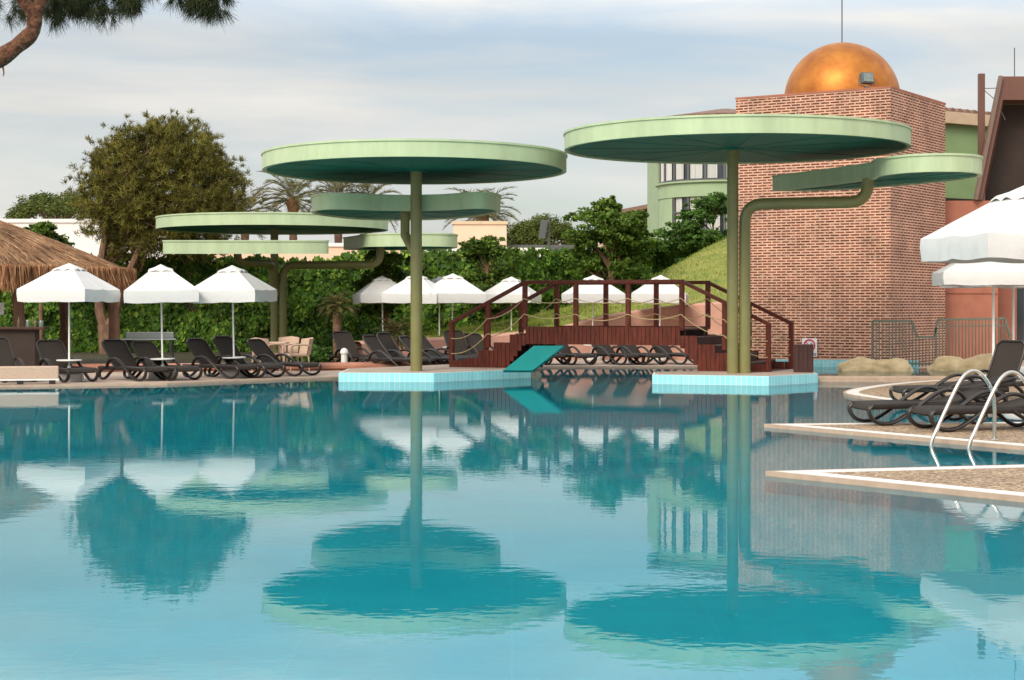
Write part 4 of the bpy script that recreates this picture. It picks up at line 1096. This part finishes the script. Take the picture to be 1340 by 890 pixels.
# ------------------------------------------------------------------ sun loungers
LG = 'dark brown plastic sun loungers around the pool'
def lounger(label, back_deg, loc, rz):
    t = thing('sun_lounger', label, 'sun lounger', loc, rz, LG)
    for s in (-1, 1):
        y = .335 * s
        path = [(.02, 0, .275), (-.035, 0, .23), (-.02, 0, .14), (.06, 0, .06), (.19, 0, .026), (.34, 0, .05), (.54, 0, .16), (.78, 0, .33), (.96, 0, .44), (1.12, 0, .485), (1.28, 0, .455), (1.38, 0, .37), (1.42, 0, .27)]
        bm = BM(); tube(bm, [p + Vector((0, y, 0)) for p in smooth_path(path, 4)], .03, 8, side=(0, 1, 0), flat=(.042, .028)); obj('arm_frame', bm, MAT['plastic'], t, smooth=True)
        path = [(1.12, 0, .265), (1.28, 0, .17), (1.42, 0, .07), (1.54, 0, .026), (1.66, 0, .05), (1.70, 0, .13), (1.64, 0, .21), (1.5, 0, .265)]
        bm = BM(); tube(bm, [p + Vector((0, y, 0)) for p in smooth_path(path, 4)], .03, 8, side=(0, 1, 0), flat=(.042, .028)); obj('rear_leg', bm, MAT['plastic'], t, smooth=True)
        bm = BM(); tube(bm, [(0, y * .93, .265), (.6, y * .93, .275), (1.2, y * .93, .27), (1.75, y * .93, .265)], .03, 8, side=(0, 1, 0), flat=(.032, .045)); obj('side_rail', bm, MAT['plastic'], t, smooth=True)
    # seat with curved foot end
    def panel(prof, hw_, round_end, th=.022):
        bm = BM(); NY = 8; top = []; bot = []
        for i, (x, z, nx, nz) in enumerate(prof):
            f = i / (len(prof) - 1); hw = hw_
            if round_end:
                e = max(0, (f - .86) / .14); hw = hw_ * (math.sqrt(max(0, 1 - e * e * .55)))
            rt = []; rb = []
            for j in range(NY + 1):
                y = (j / NY * 2 - 1) * hw; crn = -.012 * (1 - (j / NY * 2 - 1) ** 2)
                rt.append(bm.verts.new((x + nx * crn, y, z + nz * crn))); rb.append(bm.verts.new((x + nx * (crn - th), y, z + nz * (crn - th))))
            top.append(rt); bot.append(rb)
        n_ = len(prof)
        for i in range(n_ - 1):
            for j in range(NY):
                bm.faces.new((top[i][j], top[i + 1][j], top[i + 1][j + 1], top[i][j + 1])); bm.faces.new((bot[i][j + 1], bot[i + 1][j + 1], bot[i + 1][j], bot[i][j]))
            bm.faces.new((top[i][0], bot[i][0], bot[i + 1][0], top[i + 1][0])); bm.faces.new((top[i + 1][NY], bot[i + 1][NY], bot[i][NY], top[i][NY]))
        for j in range(NY):
            bm.faces.new((top[0][j], top[0][j + 1], bot[0][j + 1], bot[0][j])); bm.faces.new((top[-1][j + 1], top[-1][j], bot[-1][j], bot[-1][j + 1]))
        return bm
    prof = [(-.02, .23, -.7, .7), (.0, .275, -.4, .9), (.05, .302, 0, 1), (.3, .31, 0, 1), (.7, .305, 0, 1), (1.15, .295, 0, 1)]
    obj('seat', panel(prof, .30, False, .035), MAT['sling'], t, smooth=True)
    a = R(back_deg); prof = []
    for i in range(11):
        d = .80 * i / 10; bow = .03 * math.sin(math.pi * i / 10)
        prof.append((1.15 + d * math.cos(a) + bow * math.sin(a) * .6, .295 + d * math.sin(a) - bow * math.cos(a) * .6, -math.sin(a), math.cos(a)))
    obj('backrest', panel(prof, .305, True, .03), MAT['sling'], t, smooth=True)
    # rim of the backrest
    loop = []
    for s in (-1, 1):
        seq = prof if s == -1 else prof[::-1]
        for (x, z, nx, nz) in seq:
            i = prof.index((x, z, nx, nz)); e = max(0, (i / 10 - .86) / .14); loop.append(Vector((x, s * .31 * math.sqrt(1 - e * e * .55), z)))
    bm = BM(); tube(bm, loop, .022, 8); obj('back_rim', bm, MAT['plastic'], t, smooth=True)
    return t
def head_rz(theta): return R(180 - theta)
def place(proto, loc, rz, label):
    return dup(proto, loc, rz, label)
Lp = lounger('sun lounger beside the leftmost parasol pole, foot past the wicker bench', 47, G(108, 500.6, DZ), head_rz(50))
z_ = DZ + .008
left = [
    (30, 500.8, 52, 'sun lounger at the far left edge, cut by the frame behind the wicker bench'),
    (206, 499.0, 42, 'sun lounger right of the leftmost parasol pole, foot in front of the forked pine trunk'),
    (246, 498.3, 42, 'sun lounger whose foot is just right of the second left parasol pole'),
    (324, 495.6, 35, 'sun lounger right of the second left parasol table, third from the right there'),
    (358, 494.6, 34, 'sun lounger second from the right end of the left row'),
    (406, 492.2, 32, 'sun lounger at the right end of the left row, before the wicker chairs'),
]
L_up = lounger('sun lounger behind the terracotta kerb left of the left tall pole', 53, ((493 - 670) / FPX * 45.9, 45.9, DZ), head_rz(48))
L_low = lounger('sun lounger under the bridge, mostly hidden by the turquoise board', 43, ((733 - 670) / FPX * 47.6, 47.6, DZ), head_rz(52))
def notch(k): return (Lp, L_up, L_low)[k % 3]
for k_, (px, py, th, lb) in enumerate(left): place(notch((1, 0, 2, 0, 1, 2)[k_]), G(px, py, DZ), head_rz(th), lb)
mid = [
    (551, 43.6, 33, 'sun lounger just left of the left tall pole, front one of a touching pair'),
    (566, 44.4, 33, 'sun lounger left of the left tall pole, rear one of a touching pair'),
    (604, 44.6, 25, 'sun lounger right of the left tall pole, first behind it'),
    (622, 45.6, 22, 'sun lounger seen nearly side on left of the bridge steps'),
    (626, 47.6, 62, 'sun lounger facing the water under the central parasols, left of the forward parasol pole'),
    (652, 48.0, 62, 'sun lounger behind the left bridge steps and ropes'),
]
for k_, (px, Y, th, lb) in enumerate(mid): place(notch(k_), ((px - 670) / FPX * Y, Y, DZ), head_rz(th), lb)
far = [
    (766, 47.5, 58, 'sun lounger under the bridge just right of the turquoise board'),
    (830, 47.6, 52, 'sun lounger under the bridge, left one of the middle pair'),
    (860, 47.6, 56, 'sun lounger under the bridge, right one of the middle pair'),
    (908, 47.9, 50, 'sun lounger under the right end of the bridge, partly behind its planks'),
]
for k_, (px, Y, th, lb) in enumerate(far): place(notch(k_ + 1), ((px - 670) / FPX * Y, Y, DZ), head_rz(th), lb)
ru = lounger('sun lounger with raised backrest on the round terrace at the right', 64, (7.72, 29.6, .05), R(36))
fl_ = lounger('sun lounger with lowered back on the round terrace, foot left of the raised backrest', 13, (6.42, 28.3, .05), R(5))
dup(fl_, (4.86, 23.72, .05), R(12), 'sun lounger with lowered back on the pebble terrace, farther from the handrails')
place(fl_, (5.42, 22.55, .05), R(12), 'sun lounger with lowered back directly behind the steel handrails')

# ------------------------------------------------------------------ parasols
PG = 'white canvas parasols around the pool'
def parasol(label, loc, rz, s=1.62, zr=2.02, za=2.6, val=.27, table=True, basetype=True):
    t = thing('parasol', label, 'parasol', loc, rz, PG)
    h = s / 2
    def sq(a, r):            # point of a square outline at angle a
        c, d = math.cos(a), math.sin(a); k = r / max(abs(c), abs(d)); return c * k, d * k
    NA = 64; NR = 9
    bm = BM(); rings = []
    rin = .26 * h
    for i in range(NR + 1):
        f = i / NR; r = rin + (h - rin) * f; ring = []
        for k in range(NA):
            a = 2 * math.pi * k / NA + math.pi / 4
            x, y = sq(a, r)
            sagk = (1 - abs(math.cos(4 * (a)))) if False else abs(math.sin(4 * (a - math.pi / 4) / 1.0))
            sag = .022 * s / 2 * sagk * (f * (1.4 - .7 * f))
            dd = math.hypot(x, y) / (h * 1.0)
            z = za - .16 * s / 2 - (za - .16 * s / 2 - zr) * f - sag - .003 * s * (f ** 2) * sagk + .012 * mnoise.noise(Vector((x * 2.2, y * 2.2, s + label.__len__())))
            ring.append(bm.verts.new((x, y, z)))
        rings.append(ring)
    for fz, out_ in ((.35, .012), (.7, .006), (1, 0)):
        ring = []
        for k in range(NA):
            a = 2 * math.pi * k / NA + math.pi / 4; b = rings[NR][k].co
            w = 1 + .012 * math.sin(k * 1.9) * fz + out_
            sc_ = .03 * s * .5 * abs(math.sin(4 * (a - math.pi / 4)))
            ring.append(bm.verts.new((b.x * w, b.y * w, b.z - val * fz - sc_ * 0 + .015 * fz * mnoise.noise(Vector((b.x * 3, b.y * 3, 7))))))
        rings.append(ring)
    for A, B in zip(rings[:-1], rings[1:]):
        for k in range(NA): bm.faces.new((B[k], B[(k + 1) % NA], A[(k + 1) % NA], A[k]))
    can = obj('canopy', bm, MAT['canvas'], t, smooth=True)
    bm = BM(); rings = []
    for i, (f, dz) in enumerate(((0.02, 0), (.5, .0), (.95, 0), (1.02, -.035))):
        ring = []
        for k in range(NA):
            a = 2 * math.pi * k / NA + math.pi / 4; x, y = sq(a, .34 * h * max(f, .02))
            lift = .05 * s / 2 * abs(math.sin(4 * (a - math.pi / 4))) * max(0, f - .4) * 1.6
            ring.append(bm.verts.new((x, y, za - (.19 * s / 2) * f + lift + dz * s / 2)))
        rings.append(ring)
    for A, B in zip(rings[:-1], rings[1:]):
        for k in range(NA): bm.faces.new((B[k], B[(k + 1) % NA], A[(k + 1) % NA], A[k]))
    bm.faces.new(rings[0])
    obj('vent_cap', bm, MAT['canvas'], t, smooth=True)
    bm = BM(); tube(bm, [(0, 0, .05), (0, 0, za - .04)], .021 * (1 + .35 * (s > 2.2)), 10); obj('pole', bm, MAT['white_metal'], t, smooth=True)
    bm = BM()
    for k in range(8):
        a = math.pi / 4 * k; x, y = sq(a, h * .98); x0, y0 = sq(a, .06)
        tube(bm, [(x0, y0, za - .14 * s / 2), (x, y, zr - .02)], .009, 5); tube(bm, [(x0, y0, zr - .12), (x * .45, y * .45, za - .16 * s / 2 - (za - .16 * s / 2 - zr) * .32 - .06)], .007, 5)
    obj('ribs', bm, MAT['white_metal'], t)
    if basetype:
        bm = BM(); lathe(bm, [(0, 0), (.30, 0), (.32, .03), (.31, .15), (.27, .19), (.05, .2), (.04, .34), (0, .34)], 24); obj('base', bm, MAT['white_plastic'], t, smooth=True)
    if table:
        bm = BM(); lathe(bm, [(0, .44), (.27, .44), (.28, .455), (.27, .47), (0, .47)], 24); obj('table_top', bm, MAT['white_plastic'], t, smooth=True)
    return t
def PX(px, Y, z=DZ): return ((px - 670) / FPX * Y, Y, z)
pp = parasol('white parasol at the far left in front of the thatched hut', PX(90.5, 37.6), R(-14))
for px, Y, rz, lb in [
    (213, 38.6, 12, 'white parasol second from the left, under the rounded pine'),
    (306.5, 39.6, -10, 'white parasol third from the left, beside the far olive poles'),
    (501.5, 53.5, 14, 'white parasol at the left end of the central cluster, farthest back there'),
    (543.5, 49.5, -12, 'white parasol of the central cluster directly behind the left tall pole'),
    (575, 54.5, 8, 'white parasol mostly hidden behind the two front central ones'),
    (591, 49.5, 13, 'white parasol of the central cluster just left of the bridge handrail'),
    (669, 55.0, -13, 'white parasol behind the left bridge stairs'),
    (775, 52.0, 10, 'white parasol seen through the bridge posts, left one of two'),
    (862.5, 52.0, -9, 'white parasol seen through the bridge posts, right one of two')]:
    q_ = dup(pp, PX(px, Y), R(rz), lb); q_.rotation_euler = (R(rnd.uniform(-1.3, 1.3)), R(rnd.uniform(-1.3, 1.3)), R(rz))
parasol('large white parasol nearest the camera at the right edge', PX(1343, 24.9, .05), R(10), 2.28, 2.66, 3.42, .34, False)
q_ = parasol('white parasol at the right, half hidden beneath the large nearest one', PX(1300, 36.0, .05), R(-8), 2.3, 2.36, 3.0, .27, False)
parasol('white parasol farthest back at the right, below the large nearest one', PX(1326, 40.5, .07), R(9), 2.6, 2.35, 3.05, .27, False)

# ------------------------------------------------------------------ thatched hut and bar
HXc, HYc, HR = -14.3, 44.5, 4.2
t = thing('thatched_hut', 'round thatched straw roof hut at the left edge', 'hut', (HXc, HYc, .06))
ze, zt = 2.52, 4.12
bm = BM(); lathe(bm, [(HR - .1, ze - .12), (HR, ze), (HR * .5, (ze + zt) / 2 + .05), (0, zt)], 48); lathe(bm, [(0, ze + .3), (HR - .15, ze - .15)], 48)
obj('roof', bm, MAT['thatch_base'], t, smooth=True)
lv = Leaves(81); g = lv.r
n = 15000
a = g.random(n) * 2 * np.pi; r0 = HR * np.sqrt(g.random(n)) * 1.0
def rz_(r): return zt - (zt - ze) * (r / HR) + .05 * np.sin(np.pi * r / HR)
r1_ = np.minimum(r0 + .5 + .3 * g.random(n), HR + .12)
jit = g.normal(size=n) * .012
b = np.stack([np.cos(a) * r0, np.sin(a) * r0, rz_(r0) + .02 + .05 * g.random(n)], 1)
a2 = a + jit
e = np.stack([np.cos(a2) * r1_, np.sin(a2) * r1_, rz_(r1_) + .03 + .05 * g.random(n)], 1)
lv.blades(b, e, .011)
lv.mesh('thatch', MAT['thatch_grey'], t)
lv = Leaves(82); g = lv.r
n = 9000; a = g.random(n) * 2 * np.pi; r0 = HR + .06 + g.normal(size=n) * .05
hang_ = .38 + .24 * g.random(n) + .06 * np.sin(a * 23)
b = np.stack([np.cos(a) * r0, np.sin(a) * r0, ze + .05 + .06 * g.random(n)], 1)
e = b + np.stack([np.cos(a) * .06 + g.normal(size=n) * .05, np.sin(a) * .06 + g.normal(size=n) * .05, -hang_], 1)
lv.blades(b, e, .017)
lv.mesh('fringe', MAT['thatch'], t)
for ang_, r_ in ((R(-62), 3.6), (R(-118), 3.6), (R(0), 3.9), (R(60), 3.6), (R(180), 3.6)):
    bm = BM(); x, y = r_ * math.cos(ang_), r_ * math.sin(ang_)
    if ang_ == R(-62):
        p = PX(24, 42.0); x, y = p[0] - HXc, p[1] - HYc
    limb(bm, [(x, y, -.05), (x + .03, y, 1.0), (x - .02, y, 2.0), (x, y, ze + .1)], .15, .13, 10)
    obj('post', bm, MAT['bark'], t, smooth=True)
# bar counter under the hut
t = thing('bar_counter', 'dark wooden bar counter under the thatched roof', 'bar', PX(18, 41.0))
bm = BM(); box(bm, (-.3, 0, 1.12), (2.2, .55, .06)); obj('counter_top', bm, MAT['wood_dark'], t, bevel=.01)
bm = BM(); box(bm, (-.4, .05, .54), (1.9, .4, 1.08)); obj('front_panel', bm, MAT['dark_in'], t)
bx = PX(18, 41.0)
for k, (dx, h_, r_, mt, lb, ct, nm) in enumerate([(.12, .24, .04, 'bottle_glass', 'brown bottle standing on the bar nearest the hut post', 'bottle', 'bottle'), (.34, .17, .05, 'lens', 'pale glass jar in the middle of the bar top', 'jar', 'jar'), (.52, .2, .045, 'bottle_glass', 'brown bottle near the right end of the bar', 'bottle', 'bottle'), (.66, .15, .055, 'lens', 'pale glass jar at the right end of the bar', 'jar', 'jar')]):
    bm = BM(); pr = [(0, 0), (r_, 0), (r_, h_ * .6), (r_ * .4, h_ * .78), (r_ * .4, h_), (0, h_)] if nm == 'bottle' else [(0, 0), (r_ * .9, 0), (r_, h_ * .2), (r_, h_ * .8), (r_ * .75, h_), (0, h_)]
    lathe(bm, pr, 14); o_ = obj(nm, bm, MAT[mt], None, smooth=True); o_.location = (bx[0] + dx, bx[1], DZ + 1.15); tag(o_, lb, ct)
bm = BM(); box(bm, (0, 0, 0), (.2, .02, .3)); o_ = obj('menu_board', bm, MAT['sign_white'], None); o_.location = P(0, 404, 42.3)
tag(o_, 'small pale board hanging under the thatch at the left edge', 'board')

# wicker bench, chairs, table
t = thing('wicker_bench', 'low pinkish wicker bench with a white lower band at the left pool edge', 'bench', (-10.45, 35.92, .05), R(14))
bm = BM(); box(bm, (0, 0, .24), (1.75, .36, .26)); obj('seat', bm, MAT['wicker'], t, bevel=.02)
bm = BM(); box(bm, (0, 0, .095), (1.77, .38, .035)); obj('band', bm, MAT['white_plastic'], t)
for x in (-.7, .1, .75):
    bm = BM(); box(bm, (x, -.15, .04), (.13, .12, .08)); obj('foot', bm, MAT['plastic'], t)
def wicker_chair(label, loc, rz):
    t = thing('wicker_armchair', label, 'chair', loc, rz, 'beige wicker armchairs behind the left row')
    bm = BM(); box(bm, (0, 0, .42), (.5, .5, .06)); obj('seat', bm, MAT['wicker'], t, bevel=.015)
    bm = BM()
    lo = []; hi = []
    for k in range(13):
        a = R(20 + 140 * k / 12); x, y = .29 * math.cos(a), .08 + .24 * math.sin(a)
        lo.append(Vector((x, y, .42))); hi.append(Vector((x * 1.05, y + .08, .86 - .04 * abs(math.cos(a)))))
    for th in (0, 1):
        pass
    v0 = [bm.verts.new(p) for p in lo]; v1 = [bm.verts.new(p) for p in hi]; v2 = [bm.verts.new(p * 1.0 + Vector((0, .03, 0))) for p in lo]; v3 = [bm.verts.new(p + Vector((0, .03, 0))) for p in hi]
    for k in range(12):
        bm.faces.new((v0[k], v0[k + 1], v1[k + 1], v1[k])); bm.faces.new((v2[k + 1], v2[k], v3[k], v3[k + 1])); bm.faces.new((v1[k], v1[k + 1], v3[k + 1], v3[k]))
    obj('backrest', bm, MAT['wicker'], t, smooth=True)
    for s in (-1, 1):
        bm = BM(); tube(bm, smooth_path([(s * .28, .25, .66), (s * .30, .0, .68), (s * .29, -.24, .64), (s * .27, -.26, .4)], 5), .022, 8); obj('armrest', bm, MAT['wicker'], t, smooth=True)
        for y in (-.23, .23):
            bm = BM(); tube(bm, [(s * .24, y, .40), (s * .25, y * 1.08, 0)], .02, 8); obj('leg', bm, MAT['wicker'], t)
    return t
wc = wicker_chair('beige wicker armchair facing left, right of the wicker table', PX(388, 42.9), R(-62))
dup(wc, PX(374, 44.4), R(-12), 'beige wicker armchair behind the wicker table with its seat facing the pool')
dup(wc, PX(348, 43.3), R(150), 'beige wicker armchair partly hidden behind the last lounger of the left row')
t = thing('wicker_table', 'beige wicker table between the armchairs behind the left row', 'table', PX(356, 44.0))
bm = BM(); box(bm, (0, 0, .70), (.8, .8, .04)); obj('tabletop', bm, MAT['wicker'], t, bevel=.01)
for sx in (-1, 1):
    for sy in (-1, 1):
        bm = BM(); tube(bm, [(sx * .34, sy * .34, .68), (sx * .34, sy * .34, 0)], .025, 8); obj('leg', bm, MAT['wicker'], t)
# table tennis
t = thing('table_tennis_table', 'dark table tennis table with a pale net before the ivy wall', 'table', PX(196, 47.5, .075), R(6))
bm = BM(); box(bm, (0, 0, .70), (1.5, 1.0, .03)); obj('tabletop', bm, MAT['pingpong'], t)
bm = BM(); box(bm, (0, -.505, .70), (1.5, .012, .034)); obj('edge_stripe', bm, MAT['white_metal'], t)
bm = BM(); box(bm, (-.0, 0, .80), (1.3, .012, .15)); nt_ = obj('net', bm, MAT['net'], t)
bm = BM(); box(bm, (-.0, 0, .882), (1.3, .018, .014)); obj('net_tape', bm, MAT['white_metal'], nt_)
for sx in (-1, 1):
    for sy in (-1, 1):
        bm = BM(); box(bm, (sx * .6, sy * .4, .34), (.05, .05, .68)); obj('leg', bm, MAT['grey_metal'], t)
# bollard lamp
t = thing('bollard_lamp', 'short white bollard lamp with a domed cap beside the young palm', 'bollard', PX(450.5, 45.6))
bm = BM(); lathe(bm, [(0, 0), (.085, 0), (.085, .36), (.07, .37)], 16); obj('post', bm, MAT['white_plastic'], t, smooth=True)
bm = BM(); lathe(bm, [(.075, .37), (.11, .38), (.11, .42), (.09, .48), (.04, .52), (0, .53)], 16); obj('cap', bm, MAT['white_plastic'], t, smooth=True)

# ------------------------------------------------------------------ pool ladder handrails
ln = Vector((-.96, -.27, 0)).normalized(); le = Vector((.62, -.78, 0)).normalized()
base = Vector((5.93, 20.98, .05))
t = thing('ladder_rails', 'pair of polished steel ladder handrails arching into the water', 'handrail', base)
for k in (0, 1):
    e = le * (.55 * k)
    pts = [Vector((0, 0, 0)), Vector((0, 0, .40)), ln * .04 + Vector((0, 0, .62)), ln * .17 + Vector((0, 0, .80)), ln * .30 + Vector((0, 0, .85)), ln * .43 + Vector((0, 0, .78)), ln * .56 + Vector((0, 0, .58)), ln * .78 + Vector((0, 0, .16)), ln * .86 + Vector((0, 0, -.02)), ln * .90 + Vector((0, 0, -.35)), ln * .90 + Vector((0, 0, -1.0))]
    bm = BM(); tube(bm, [p + e for p in smooth_path(pts, 6)], .0235, 14); h_ = obj('handrail', bm, MAT['steel'], t, smooth=True)
    bm = BM(); lathe(bm, [(.0, .014), (.05, .014), (.06, .006), (.06, 0)], 18, e); obj('flange', bm, MAT['steel'], h_, smooth=True)
bm = BM()
for z in (-.3, -.6, -.9): tube(bm, [ln * .9 + Vector((0, 0, z)), ln * .9 + le * .55 + Vector((0, 0, z))], .03, 8)
obj('tread', bm, MAT['steel'], t)
